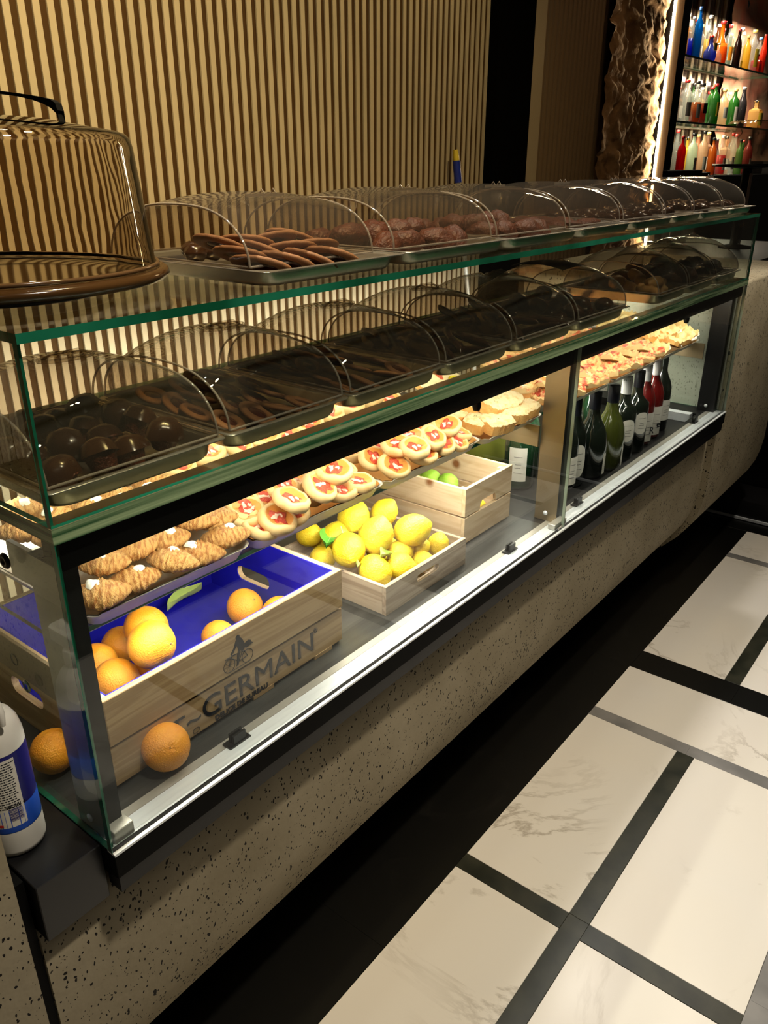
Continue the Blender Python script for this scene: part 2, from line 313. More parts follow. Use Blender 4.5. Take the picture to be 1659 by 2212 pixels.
M['bread'] = pbr('bread_roll_crust', (0.62, 0.38, 0.14), 0.5, vary=(0.42, 0.22, 0.07), vscale=2)
M['white'] = pbr('white_plastic', (0.80, 0.78, 0.72), 0.35)
M['sprayblue'] = pbr('blue_plastic', (0.02, 0.10, 0.62), 0.3)
M['spraynavy'] = pbr('navy_plastic', (0.015, 0.015, 0.16), 0.3)
M['red'] = pbr('red_print', (0.60, 0.02, 0.015), 0.4)
M['paper'] = pbr('paper_label', (0.78, 0.75, 0.68), 0.5)
M['yellowp'] = pbr('yellow_plastic', (0.80, 0.62, 0.05), 0.4)
M['bluep'] = pbr('blue_grip', (0.01, 0.03, 0.35), 0.4)
M['winedark'] = pbr('dark_bottle_glass', (0.006, 0.010, 0.007), 0.05, coat=1.0, spec=.8)
M['winegreen'] = pbr('olive_bottle_glass', (0.05, 0.06, 0.010), 0.06, coat=1.0, spec=.8)
M['winegreen2'] = pbr('green_bottle_glass', (0.012, 0.045, 0.018), 0.05, coat=1.0, spec=.8)
M['winered'] = pbr('rose_bottle', (0.13, 0.006, 0.006), 0.05, coat=1.0, spec=.8)
M['capsule'] = pbr('capsule_foil', (0.003, 0.004, 0.010), 0.35)
M['capsw'] = pbr('white_capsule', (0.75, 0.75, 0.78), 0.35)
M['stone'] = pbr('rough_stone', (0.40, 0.24, 0.12), 0.95, vary=(0.17, 0.085, 0.035), vscale=9, bump=1.0, bscale=45, detail=8)
M['redstone'] = pbr('pink_plaster', (0.62, 0.20, 0.12), 0.85, vary=(0.55, 0.35, 0.22), vscale=4, bump=.8, bscale=20)
M['led'] = emit('led_strip', (1.0, 0.84, 0.55), 50)
M['ledsoft'] = emit('led_diffuser', (1.0, 0.93, 0.78), 6)
M['darkbronze'] = pbr('dark_bronze', (0.085, 0.058, 0.032), 0.45, metal=.5)
M['barback'] = pbr('dark_mirror', (0.05, 0.035, 0.025), 0.12, metal=.7, vary=(0.10, 0.06, 0.04), vscale=3, stretch=(6, 6, .5))
# ---------------------------------------------------------------- mesh helpers
class MB:
    """collects shapes, then links them as ONE mesh object"""
    def __init__(s): s.v = []; s.f = []; s.mi = []; s.sm = []
    def add(s, vs, fs, mi=0, smooth=False, mat=None):
        o = len(s.v)
        if mat is not None: vs = [mat @ Vector(v) for v in vs]
        s.v += [tuple(v) for v in vs]
        s.f += [tuple(i + o for i in f) for f in fs]
        s.mi += [mi] * len(fs) if isinstance(mi, int) else list(mi)
        s.sm += [smooth] * len(fs)
        return s
    def box(s, a, b, mi=0, mat=None, bev=0.0):
        x0, y0, z0 = a; x1, y1, z1 = b
        if bev <= 0:
            vs = [(x0, y0, z0), (x1, y0, z0), (x1, y1, z0), (x0, y1, z0), (x0, y0, z1), (x1, y0, z1), (x1, y1, z1), (x0, y1, z1)]
            fs = [(0, 3, 2, 1), (4, 5, 6, 7), (0, 1, 5, 4), (1, 2, 6, 5), (2, 3, 7, 6), (3, 0, 4, 7)]
            return s.add(vs, fs, mi, False, mat)
        # chamfered box
        e = bev; vs = []; idx = {}
        X = (x0, x1); Y = (y0, y1); Z = (z0, z1); sg = (1, -1)
        for i in (0, 1):
            for j in (0, 1):
                for k in (0, 1):
                    p = (X[i], Y[j], Z[k])
                    for ax in range(3):
                        q = [p[0] + sg[i] * e, p[1] + sg[j] * e, p[2] + sg[k] * e]; q[ax] = p[ax]
                        idx[(i, j, k, ax)] = len(vs); vs.append(tuple(q))
        fs = []
        for ax in range(3):
            for sd in (0, 1):
                o1, o2 = [a_ for a_ in range(3) if a_ != ax]
                loop = []
                for u, v in ((0, 0), (1, 0), (1, 1), (0, 1)):
                    k = [0, 0, 0]; k[ax] = sd; k[o1] = u; k[o2] = v; loop.append(idx[(k[0], k[1], k[2], ax)])
                fs.append(tuple(loop))
        for ax in range(3):
            o1, o2 = [a_ for a_ in range(3) if a_ != ax]
            for u in (0, 1):
                for v in (0, 1):
                    k = [0, 0, 0]; k[o1] = u; k[o2] = v
                    k0 = list(k); k1 = list(k); k1[ax] = 1
                    fs.append((idx[(*k0, o1)], idx[(*k1, o1)], idx[(*k1, o2)], idx[(*k0, o2)]))
        for i in (0, 1):
            for j in (0, 1):
                for k in (0, 1): fs.append((idx[(i, j, k, 0)], idx[(i, j, k, 1)], idx[(i, j, k, 2)]))
        return s.add(vs, fs, mi, False, mat)
    def grid(s, pts, closed_u=False, closed_v=False, mi=0, smooth=True, mat=None):
        nu, nv = len(pts), len(pts[0]); vs = [p for r in pts for p in r]; fs = []
        for i in range(nu if closed_u else nu - 1):
            for j in range(nv if closed_v else nv - 1):
                a, b = i % nu, (i + 1) % nu; c, d = j, (j + 1) % nv
                fs.append((a * nv + c, b * nv + c, b * nv + d, a * nv + d))
        return s.add(vs, fs, mi, smooth, mat)
    def lathe(s, prof, n=24, mi=0, mat=None, cap=True, smooth=True, sy=1.0):
        pts = [[(r * math.cos(2 * math.pi * k / n), sy * r * math.sin(2 * math.pi * k / n), z) for k in range(n)] for r, z in prof]
        s.grid(pts, False, True, mi, smooth, mat)
        if cap:
            for row, rev in ((pts[0], True), (pts[-1], False)):
                vs = list(row); f = tuple(range(n)); s.add(vs, [f[::-1] if rev else f], mi, False, mat)
        return s
    def tube(s, path, r, n=8, mi=0, closed=False, mat=None, cap=True):
        P = [Vector(p) for p in path]; rows = []; m = len(P)
        prev = None
        for i in range(m):
            a = P[(i - 1) % m] if (closed or i > 0) else P[i]; b = P[(i + 1) % m] if (closed or i < m - 1) else P[i]
            t = (b - a).normalized()
            if prev is None:
                h = Vector((0, 0, 1)) if abs(t.z) < .9 else Vector((1, 0, 0)); u = t.cross(h).normalized()
            else: u = (prev - t * prev.dot(t)).normalized()
            prev = u; w = t.cross(u)
            rr = r[i] if isinstance(r, (list, tuple)) else r
            rows.append([tuple(P[i] + (u * math.cos(2 * math.pi * k / n) + w * math.sin(2 * math.pi * k / n)) * rr) for k in range(n)])
        s.grid(rows, closed, True, mi, True, mat)
        if cap and not closed:
            s.add(rows[0], [tuple(range(n))], mi, False, mat); s.add(rows[-1], [tuple(range(n))[::-1]], mi, False, mat)
        return s
    def poly(s, pts, thick, mi=0, mat=None):
        """flat polygon in local XY, thickened along Z"""
        n = len(pts); vs = [(x, y, 0) for x, y in pts] + [(x, y, thick) for x, y in pts]
        fs = [tuple(range(n))[::-1], tuple(range(n, 2 * n))] + [(i, (i + 1) % n, n + (i + 1) % n, n + i) for i in range(n)]
        return s.add(vs, fs, mi, False, mat)
    def mesh(s, name, mats):
        me = bpy.data.meshes.new(name); me.from_pydata(s.v, [], s.f)
        for m in (mats if isinstance(mats, (list, tuple)) else [mats]): me.materials.append(M[m] if isinstance(m, str) else m)
        me.polygons.foreach_set('material_index', s.mi); me.polygons.foreach_set('use_smooth', s.sm); me.update()
        return me
    def obj(s, name, mats, parent=None, loc=None, rot=None):
        return link(name, s.mesh(name, mats), parent, loc, rot)
def link(name, me, parent=None, loc=None, rot=None):
    o = bpy.data.objects.new(name, me); COL.objects.link(o)
    if parent is not None: o.parent = parent
    if loc: o.location = loc
    if rot: o.rotation_euler = rot
    return o
def tag(o, label, cat, group=None):
    o['label'] = label; o['category'] = cat
    if group: o['group'] = group
    return o
def thing(name, label, cat, loc=(0, 0, 0), rot=(0, 0, 0), group=None):
    o = bpy.data.objects.new(name, None); COL.objects.link(o); o.location = loc; o.rotation_euler = rot
    o.empty_display_size = .02
    return tag(o, label, cat, group)
def struct(o): o['kind'] = 'structure'; return o
def dup(o, parent=None):
    c = o.copy(); COL.objects.link(c)
    if parent is not None: c.parent = parent
    for ch in o.children: dup(ch, c)
    return c
def nz(v, s=1.0, seed=0.0): return noise.noise(Vector((v[0] * s + seed, v[1] * s + seed * 1.7, v[2] * s)))
ORD = ['first', 'second', 'third', 'fourth', 'fifth', 'sixth', 'seventh', 'eighth', 'ninth', 'tenth', 'eleventh', 'twelfth', 'thirteenth',
       'fourteenth', 'fifteenth', 'sixteenth', 'seventeenth', 'eighteenth', 'nineteenth', 'twentieth', 'twenty-first', 'twenty-second', 'twenty-third', 'twenty-fourth', 'twenty-fifth', 'twenty-sixth', 'twenty-seventh', 'twenty-eighth', 'twenty-ninth', 'thirtieth', 'thirty-first', 'thirty-second']
def orders(pts):
    """ordinal word of each point counted from the left end of the case"""
    idx = sorted(range(len(pts)), key=lambda i: pts[i][0]); out = [''] * len(pts)
    for k, i in enumerate(idx): out[i] = ORD[k]
    return out
# ================================================================ FLOOR
FZ = -0.80
fl = struct(MB().box((-1.6, -2.2, FZ - .06), (9.2, 1.9, FZ - .004)).obj('floor', 'black'))
def tile(x0, x1, y0, y1, m='marble', name='marble_tile', h=0.0):
    MB().box((x0 - (x0 + x1) / 2, y0 - (y0 + y1) / 2, -.012), (x1 - (x0 + x1) / 2, y1 - (y0 + y1) / 2, 0), 0, bev=.0007).obj(
        name, m, fl, ((x0 + x1) / 2, (y0 + y1) / 2, FZ + h + random.uniform(-.0004, .0004)))
g = .0008
for x0, x1 in ((-.84, -.10), (-.047, .902), (.955, 1.70), (2.173, 3.173), (3.221, 3.518)):
    for y0, y1 in ((-.304, -.006), (-.714, -.356)): tile(x0 + g, x1 - g, y0 + g, y1 - g)
    tile(x0 + g, x1 - g, -1.60, -.964)
tile(1.751, 2.047, -.714, -.006); tile(1.751, 2.047, -1.60, -.72)
for x0, x1 in ((-.10, -.047), (.902, .955)):
    for y0, y1 in ((-.304, -.006), (-.714, -.356)): tile(x0, x1, y0, y1, 'greenmarble', 'marble_strip')
for x0, x1 in ((-.84, .955), (.955, 1.70), (2.173, 3.173), (3.221, 3.518)): tile(x0, x1, -.356, -.304, 'greenmarble', 'marble_strip')
for x0, x1 in ((1.70, 1.751), (3.173, 3.221)):
    for y0, y1 in ((-.33, -.006), (-.714, -.33)): tile(x0, x1, y0, y1, 'greymarble', 'marble_strip')
tile(2.048, 2.173, -.36, -.006, 'blackmarble', 'marble_strip'); tile(2.048, 2.173, -.714, -.36, 'blackmarble', 'marble_strip')
for x0, x1 in ((-.84, .10), (.10, 1.0), (1.0, 1.70), (2.173, 3.0), (3.0, 3.518)): tile(x0, x1, -.964, -.714, 'greymarble', 'marble_tile')
for x0, x1 in ((-.84, .60), (.60, 2.05), (2.05, 3.518)): tile(x0, x1, -.006, .30, 'blackmarble', 'border_slab')
tile(3.518, 3.63, -1.6, .30, 'blackmarble', 'border_slab')
# low black plinth with a thin metal edge where the floor ends
pl = MB().box((3.66, -1.6, FZ), (3.9, .30, FZ + .10)).obj('plinth', 'blackmetal')
MB().box((3.648, -1.6, FZ), (3.659, .30, FZ + .012)).obj('metal_edge', 'alu', pl); struct(pl)
# ================================================================ BACK WALL
YW = 1.30
wl = struct(MB().box((-1.2, YW + .022, FZ), (3.016, YW + .14, 2.3)).obj('wall_back', 'slat_back'))
x = 3.016 - .0125; k = 0
sm = MB().box((-.0098, .015, FZ), (.0098, .022, 2.3), 0, bev=.0008).mesh('slat', 'slat')
while x > -.62:
    link('slat', sm, wl, (x, YW, 0)); x -= .0402
MB().box((3.016, YW - .03, FZ), (3.335, YW + .14, 2.3)).obj('black_panel', 'matt', wl)
MB().box((3.335, YW, FZ), (3.415, YW + .14, 2.3), 0, bev=.001).obj('flat_panel', 'taupe', wl)
MB().box((3.417, YW + .002, FZ), (3.50, YW + .14, 2.3), 0, bev=.001).obj('flat_panel', 'taupe', wl)
MB().box((3.50, YW + .03, FZ), (4.22, YW + .14, 2.3)).obj('groove_backing', 'slat_back', wl)
pr = []
for i in range(9):
    a = math.pi * i / 8; pr.append((.021 * math.cos(a), -.020 * math.sin(a)))
sg = MB().poly([(p[0], p[1]) for p in pr][::-1], 2.3 - FZ).mesh('round_slat', 'slat_gloss')
x = 3.526
while x < 4.22:
    link('round_slat', sg, wl, (x, YW + .03, FZ)); x += .0475
# rough stone column, lit from its right edge
nx, nz_ = 60, 150; pts = []
for i in range(nx):
    row = []
    for j in range(nz_):
        xx = 4.14 + .795 * i / (nx - 1); zz = -.2 + 2.5 * j / (nz_ - 1)
        v = noise.voronoi(Vector((xx * 3.2 + .3 * noise.noise(Vector((xx * 4, 1, zz * 4))), 0.3, zz * 4.2)))[0]
        d = -.022 * min(1.0, (v[1] - v[0]) * 6) + .024 * noise.fractal(Vector((xx * 6, 3.1, zz * 11)), .8, 2.1, 6) + .010 * noise.noise(Vector((xx * 30, 5, zz * 44))) - .03
        row.append((xx, YW + .01 + d, zz))
    pts.append(row)
sc_ = MB().grid(pts[::-1], smooth=True); sc_.box((4.20, YW + .10, FZ), (4.93, YW + .22, 2.3))
sc_.obj('stone_facing', 'stone', wl)
st = MB().box((4.932, 1.18, .2), (5.05, 1.45, 2.3), 0, bev=.002).obj('wall_post', 'black')
struct(st); st.name = 'trim_1'
MB().box((4.929, 1.181, .2), (4.9325, 1.226, 2.3)).obj('bronze_facing', 'darkbronze', st)
ls = MB().box((4.921, 1.229, .3), (4.9285, 1.242, 2.3), 0).obj('led_strip', 'led'); tag(ls, 'vertical glowing light strip between the rough stone and the metal post', 'light strip')
MB().box((4.9285, 1.2275, .28), (4.9325, 1.2435, 2.3)).obj('channel', 'alu', ls)
l = area('strip_light', (4.919, 1.2355, 1.3), (4.45, 1.31, 1.3), .012, 1.9, 9, (1.0, .76, .42)); l.parent = ls
struct(MB().box((-1.6, -2.2, 2.6), (9.2, 1.9, 2.7)).obj('ceiling', 'black'))
# ================================================================ CONCRETE COUNTER
def conc_body(x0, x1, ztop, yf, name):
    prof = [(yf + .9, ztop), (yf + .010, ztop), (yf, ztop - .010), (yf, -.20), (yf + .001, -.34), (yf + .006, -.40), (yf + .020, -.46), (yf + .046, -.52), (yf + .086, -.58), (yf + .14, -.64), (yf + .21, -.69), (yf + .9, -.72)]
    n = max(2, int((x1 - x0) / .25)); mb = MB()
    rows = [[(x0 + (x1 - x0) * i / n, y, z) for y, z in prof] for i in range(n + 1)]
    mb.grid(rows, False, True, 0, True)
    mb.add(rows[0], [tuple(range(len(prof)))], 0); mb.add(rows[-1], [tuple(range(len(prof)))[::-1]], 0)
    o = mb.obj(name, 'conc')
    for p in o.data.polygons:
        if abs(p.normal.x) > .9 or p.normal.z > .7: p.use_smooth = False
    return o
cc = thing('concrete_counter', 'long pitted grey concrete counter front carrying the glass pastry case', 'counter')
a = conc_body(-.10, 2.76, -.1015, .05, 'front_slab'); a.parent = cc
MB().box((-.10, .25, FZ), (3.6, .95, -.765)).obj('toe_recess', 'black', cc)
a = conc_body(2.76, 3.62, .475, .022, 'end_slab'); a.parent = cc
lc = thing('concrete_counter', 'neighbouring concrete counter end rising beside the spray bottle', 'counter')
a = conc_body(-1.3, -.117, .25, .045, 'end_slab'); a.parent = lc
MB().box((-.1155, .054, -.62), (-.1015, .60, .0)).obj('black_gap_profile', 'black', cc)
# ================================================================ GLASS CASE
X1 = 2.74; ZS = .478; ZT = .498; ZU = .709; ZV = .720
case = thing('display_case', 'long glass pastry display case with two glass shelves, on the concrete counter', 'display case')
def part(mb, name, mats, label=None):
    o = mb.obj(name, mats, case)
    if label: o['label'] = label
    return o
def pane(a, b, name='glass_pane', edge='edge'):
    """glass sheet: the two large faces clear, the rim faces green"""
    d = [b[i] - a[i] for i in range(3)]; t = d.index(min(d))
    order = [2, 2, 1, 0, 1, 0]  # axis of each face as MB.box lists them
    mb = MB(); mb.box(a, b, [0 if ax == t else 1 for ax in order]); return part(mb, name, ['pane', edge])
# base
part(MB().box((0.0, -.004, -.046), (X1, .012, -.003), 0, bev=.001).box((.004, .001, -.078), (X1, .03, -.047), 1), 'base_rail', ['black', 'blackmetal'])
part(MB().box((0.03, .022, -.090), (X1, .046, -.079), 0, bev=.002), 'lower_edge_strip', 'alu', 'thin bright strip under the black base rail')  # pale strip along the bright line beneath the rail
part(MB().box((-.098, .028, -.10), (-.0005, .70, 0.0), 0, bev=.0012), 'end_ledge', 'ledge', 'dark grey ledge past the left glass end')
part(MB().box((.002, .013, -.05), (X1, .043, 0.0), 0, bev=.001), 'front_strip', 'alu', 'brushed aluminium strip inside the front glass')
part(MB().box((.002, .0435, -.05), (X1, .060, -.0008)), 'inner_strip', 'greysteel')
part(MB().box((0.0, -.006, -.003), (X1, .012, .001)), 'glass_channel', 'alu')
part(MB().box((.002, .0605, -.05), (1.36, .62, -.001)), 'base_floor', 'floorsteel')
part(MB().box((1.36, .0605, -.06), (X1, .62, -.031)).box((1.36, .0605, -.031), (1.50, .62, -.001)).box((1.50, .0605, -.03), (X1 - .10, .075, -.001)).box((X1 - .10, .0605, -.031), (X1, .62, -.001)), 'well_floor', 'blackmetal')
part(MB().box((X1 - .135, .09, -.03), (X1 - .10, .36, .0015)), 'well_rim', 'alu')
part(MB().box((0.0, .0125, -.05), (.0018, .62, -.0005)), 'end_cap', 'black')
# panes
pane((0.0, 0.0, .001), (1.372, .008, ZS), edge='edge_pale'); pane((1.375, 0.0, .001), (X1, .008, ZS), edge='edge_pale')
part(MB().box((-.0006, -.0006, .001), (.0006, .0085, ZS - .0005)), 'pane_corner', 'edge')
pane((0.0, 0.0, ZT + .0005), (X1, .008, ZU))
pane((0.0, .009, .001), (.008, .479, ZS)); pane((X1 - .008, .009, .001), (X1, .479, ZS))
pane((0.0, .009, ZT + .0005), (.008, .40, ZU)); pane((X1 - .008, .009, ZT + .0005), (X1, .40, ZU))
pane((-.001, -.001, ZS), (X1 + .001, .48, ZT), 'glass_shelf', 'edge_thick')
pane((0.0, -.001, ZU), (X1, .42, ZV), 'glass_shelf')
pane((.050, .135, .262), (1.385, .47, .270), 'glass_shelf'); pane((1.43, .135, .262), (2.66, .47, .270), 'glass_shelf')
# front light bar under the thick shelf, plus added unseen ones behind
part(MB().box((.010, .0095, .437), (X1 - .012, .050, .474)), 'light_bar', 'black')
part(MB().box((.010, .0095, .4745), (X1 - .012, .078, .4775), 0, bev=.0005), 'bar_top_plate', 'tanmetal', 'tan metal top plate of the light bar, seen through the thick glass shelf')
for x0, x1 in ((.06, 1.34), (1.42, 2.68)):
    part(MB().box((x0, .0315, .434), (x1, .047, .4368)), 'light_diffuser', 'ledsoft')
    l = area('case_light', ((x0 + x1) / 2, .036, .432), ((x0 + x1) / 2, .23, .232), x1 - x0, .018, 4.6, LEDC)
    l.parent = case
    part(MB().box((x0, .375, .447), (x1, .405, .477)), 'light_bar', 'black')  # unseen rear bar, added to light the rear pastries and the wall
    l = area('case_light', ((x0 + x1) / 2, .392, .445), ((x0 + x1) / 2, .68, .245), x1 - x0, .022, 30.0, LEDC); l.parent = case
    part(MB().box((x0, .270, .462), (x1, .295, .477), 0).box((x0 + .01, .273, .4605), (x1 - .01, .292, .4618), 1), 'light_bar', ['black', 'ledsoft'])  # unseen middle bar, added to brighten the pastries
    l = area('case_light', ((x0 + x1) / 2, .282, .459), ((x0 + x1) / 2, .282, .2), x1 - x0, .016, 2.6, LEDC); l.parent = case
    sy = .142 if x0 < 1 else .195
    part(MB().box((x0, sy, .2565), (x1, sy + .016, .2618), 0).box((x0 + .01, sy + .003, .2552), (x1 - .01, sy + .013, .2563), 1), 'added_shelf_light', ['alu', 'ledsoft'])  # unseen bar under the inner shelf, added to light the crates
    l = area('case_light', ((x0 + x1) / 2, sy + .008, .2545), ((x0 + x1) / 2, sy + .05, .05), x1 - x0, .010, 8.5 if x0 < 1 else 6.5, LEDC)
    l.parent = case
# support posts: flat steel uprights between base and shelf
for px, w in ((.0095, .030), (1.386, .036), (2.695, .028)):
    m = MB(); m.box((px, .030, 0.0), (px + w, .094, .436), [2, 2, 1, 0, 1, 0], bev=0)
    m.v = m.v; part(m, 'post', ['greysteel' if px < .5 else 'bronze' if px < 2 else 'blackmetal', 'blackmetal', 'black'])
    sc = MB(); sc.lathe([(0, 0), (.006, 0), (.0068, .001), (.006, .0025), (0, .003)], 14, 0, Matrix.Translation((px, .062, .022)) @ Matrix.Rotation(-math.pi / 2, 4, 'Y'), cap=False)
    part(sc, 'screw', 'alu')
    for yy in (.53,):
        part(MB().box((px, yy, 0.0), (px + w, yy + .04, .262), 0, bev=.001), 'rear_post', 'blackmetal')
part(MB().box((.0095, .465, .440), (X1 - .01, .479, .477)), 'rear_rail', 'blackmetal')
# brackets that carry the pastry shelf
for px in (.012, 1.372, 2.665):
    part(MB().box((px, .094, .205), (px + .006, .34, .2615), 0, bev=.0008), 'shelf_bracket', 'bronze')
    rg = MB(); rg.tube([(px - .0006, .20 + .009 * math.cos(t * .5236), .232 + .009 * math.sin(t * .5236)) for t in range(12)], .0010, 5, 0, True)
    part(rg, 'bracket_pin', 'blackmetal')
# bolt on the left post, seen through the end glass
part(MB().lathe([(0, 0), (.010, 0), (.011, .002), (.009, .005), (.005, .005), (.004, .003), (0, .003)], 18, 0, Matrix.Translation((.0, .130, .418)) @ Matrix.Rotation(-math.pi / 2, 4, 'Y'), cap=False), 'glass_bolt', 'blackmetal')
part(MB().box((.012, .094, .385), (.020, .150, .436), 0, bev=.001), 'post_bracket', 'greysteel')
part(MB().lathe([(.004, 0), (.009, 0), (.0095, .002), (.005, .002)], 18, 0, Matrix.Translation((.0, .150, .215)) @ Matrix.Rotation(-math.pi / 2, 4, 'Y'), cap=False), 'plastic_pin', 'edge_thick')
# plugs under the light bar
for px in (.93, 2.16):
    part(MB().lathe([(0, -.018), (.007, -.016), (.009, -.008), (.009, 0)], 12, 0, Matrix.Translation((px, .014, .437)), cap=False), 'bar_plug', 'black')
# glass clips on the base strip
def clip(x, y):
    part(MB().box((x, y, .0), (x + .045, y + .020, .003)).box((x + .010, y + .002, .003), (x + .036, y + .006, .020)).box((x + .010, y + .011, .003), (x + .036, y + .015, .020)), 'glass_clip', 'blackmetal')
for px, py in ((.245, .032), (1.145, .034), (1.52, .034), (2.50, .036)): clip(px, py)
# corner feet of the front panes
part(MB().box((.012, .009, .001), (.044, .030, .022), 0, bev=.001), 'corner_foot', 'greysteel')
part(MB().box((1.34, .009, .001), (1.405, .030, .016), 0, bev=.001), 'corner_foot', 'greysteel')
part(MB().box((X1 + .001, .030, -.02), (X1 + .018, .60, .468), 0, bev=.002), 'lit_end_face', 'conc_lit', 'concrete face behind the right glass end, coloured as lit')  # end slab face in lightened concrete, case light put in its colour
# inner concrete face behind the right end glass, plus the steel frame beside it
# ================================================================ TEXT
def text_mesh(s, size, m, bold=0.0, ext=0.0004, align='LEFT', shear=0.0, sx=1.0, outline=0.0):
    cu = bpy.data.curves.new('lettering', 'FONT'); cu.body = s; cu.size = size; cu.extrude = ext; cu.offset = bold; cu.align_x = align; cu.shear = shear
    cu.resolution_u = 4
    if outline: cu.fill_mode = 'NONE'; cu.extrude = 0; cu.bevel_depth = outline; cu.bevel_resolution = 0
    o = bpy.data.objects.new('lettering', cu); COL.objects.link(o)
    bpy.context.view_layer.update()
    me = bpy.data.meshes.new_from_object(o.evaluated_get(bpy.context.evaluated_depsgraph_get()))
    bpy.data.objects.remove(o); me.materials.clear(); me.materials.append(M[m])
    if sx != 1.0:
        for v in me.vertices: v.co.x *= sx
    return me
FRONT = (math.pi / 2, 0, 0)   # text that stands on a face looking towards -Y
link('etched_mark', text_mesh('cyum', .011, 'white', .0002, .0002), case, (1.338, -.0006, .007), FRONT)
# ================================================================ CRATES
def stadium(cx, cz, w, h, n=32):
    out = []; r = h / 2
    for i in range(n):
        a = 2 * math.pi * i / n; c, s_ = math.cos(a), math.sin(a)
        out.append((cx + (w / 2 - r) * (1 if c > 0 else -1) * min(1, abs(c) * 4) + r * c, cz + r * s_))
    return out
def rect_loop(x0, x1, z0, z1, cx, cz, n=32):
    out = []
    for i in range(n):
        a = 2 * math.pi * i / n; c, s_ = math.cos(a), math.sin(a); ts = []
        if c > 1e-6: ts.append((x1 - cx) / c)
        if c < -1e-6: ts.append((x0 - cx) / c)
        if s_ > 1e-6: ts.append((z1 - cz) / s_)
        if s_ < -1e-6: ts.append((z0 - cz) / s_)
        t = min(ts); out.append([cx + t * c, cz + t * s_])
    for X in (x0, x1):
        for Z in (z0, z1):
            i = min(range(n), key=lambda k: (out[k][0] - X) ** 2 + (out[k][1] - Z) ** 2); out[i] = [X, Z]
    return out
def slot_board(u0, u1, z0, z1, w0, w1, hole, axis, mi=(0, 0)):
    """board in the plane u-z with a rounded slot; thickness w0..w1 along the other axis"""
    cx, cz, w, h = hole; n = 32; A = rect_loop(u0, u1, z0, z1, cx, cz, n); B = stadium(cx, cz, w, h, n); vs = []
    def P(u, z, t): return (u, t, z) if axis == 0 else (t, u, z)
    for t in (w0, w1):
        vs += [P(a[0], a[1], t) for a in A]; vs += [P(b[0], b[1], t) for b in B]
    fs = []; mm = []
    for i in range(n):
        j = (i + 1) % n
        fs.append((i, j, n + j, n + i)); mm.append(mi[0])
        fs.append((2 * n + j, 2 * n + i, 3 * n + i, 3 * n + j)); mm.append(mi[1])
        fs.append((i, 2 * n + i, 2 * n + j, j)); mm.append(0)
        fs.append((n + j, 3 * n + j, 3 * n + i, n + i)); mm.append(0)
    mb = MB(); mb.add(vs, fs, 0); mb.mi = mm; return mb
def fix(o):
    import bmesh
    b = bmesh.new(); b.from_mesh(o.data); bmesh.ops.recalc_face_normals(b, faces=b.faces); b.to_mesh(o.data); b.free(); return o
# crate 1: oak, blue inside, lettered front
c1 = thing('wooden_crate', 'large oak crate with blue inside and lettered front, holding oranges', 'crate')
ax, bx, ay, by, H, T = .077, .602, .098, .495, .165, .012
MB().box((ax, ay, .083), (bx, ay + T, H), 0, bev=.001).obj('plank', 'wood1', c1)
lo = MB().box((ax, ay + .003, .006), (bx, ay + T, .078), 0, bev=.001)
for fx in (.16, .36, .52): lo.box((fx, ay + .002, 0.0), (fx + .05, ay + T, .008))
lo.obj('plank', 'wood1', c1)
MB().box((ax, by - T, 0), (bx, by, H), 0, bev=.001).obj('plank', 'wood1', c1)
for X0, X1_ in ((ax + .0005, ax + T), (bx - T, bx - .0005)):
    fix(slot_board(ay + T, by - T, .0, H - .001, X0, X1_, (.34, .072, .10, .034), 1).obj('side_board', 'wood1y', c1))
ll = MB(); t2 = .0025
ll.box((ax + T, ay + T, .008), (bx - T, by - T, .012)); ll.box((ax + T, ay + T, .012), (bx - T, ay + T + t2, H - .001)); ll.box((ax + T, by - T - t2, .012), (bx - T, by - T, H - .001))
for X0, X1_ in ((ax + T, ax + T + t2), (bx - T - t2, bx - T)):
    s_ = slot_board(ay + T, by - T, .012, H - .001, X0, X1_, (.34, .072, .10, .034), 1); ll.add(s_.v, s_.f, 0)
fix(ll.obj('blue_lining', 'blue', c1))
yf = ay + .0022
tm = text_mesh('GERMAIN', .058, 'ink', 0, .0006, sx=1.10); o = link('lettering', tm, c1, (.246, yf, .0255), FRONT)
tm = text_mesh('ST~', .050, 'ink', 0, .0005, sx=1.1); o = link('lettering', tm, c1, (.155, yf, .024), FRONT)
tm = text_mesh('DELICE DE SUREAU', .0135, 'ink', .0003, .0005, sx=1.06); o = link('lettering', tm, c1, (.272, yf, .0095), FRONT)
# thin drop outline of the large letters
o = link('lettering', text_mesh('GERMAIN', .058, 'ink', 0, .0005, sx=1.10, outline=.00018), c1, (.2485, yf, .0237), FRONT)
cu = MB()
for (x0, x1) in ((.300, .330), (.343, .362), (.372, .395), (.42, .445)):
    pass
tm = text_mesh('®', .014, 'ink', 0, .0005); link('lettering', tm, c1, (.520, yf, .060), FRONT)
# cyclist silhouette on the upper plank
em = MB(); fy = ay - .0004
def FP(pts): # polygon on the face y=fy, given in x,z
    em.poly([(p[0], p[1]) for p in pts], .0005, 0, Matrix.Translation((0, fy, 0)) @ Matrix.Rotation(math.pi / 2, 4, 'X'))
def ringf(cx, cz, r, w=.0011):
    em.tube([(cx + r * math.cos(a * math.pi / 12), fy, cz + r * math.sin(a * math.pi / 12)) for a in range(24)], w * .6, 4, 0, True)
def barf(a, b, w=.0008): em.tube([(a[0], fy, a[1]), (b[0], fy, b[1])], w, 4)
w1, w2 = (.309, .0985), (.350, .1035); wr = .0125
w1 = (.311, .1015); w2 = (.352, .1015)
ringf(*w1, wr); ringf(*w2, wr); barf(w1, (.318, .118), .0009); barf((.318, .118), (.346, .114)); barf((.346, .114), w2); barf((.317, .113), (.333, .100)); barf((.333, .100), w2); barf((.333, .100), (.342, .117))
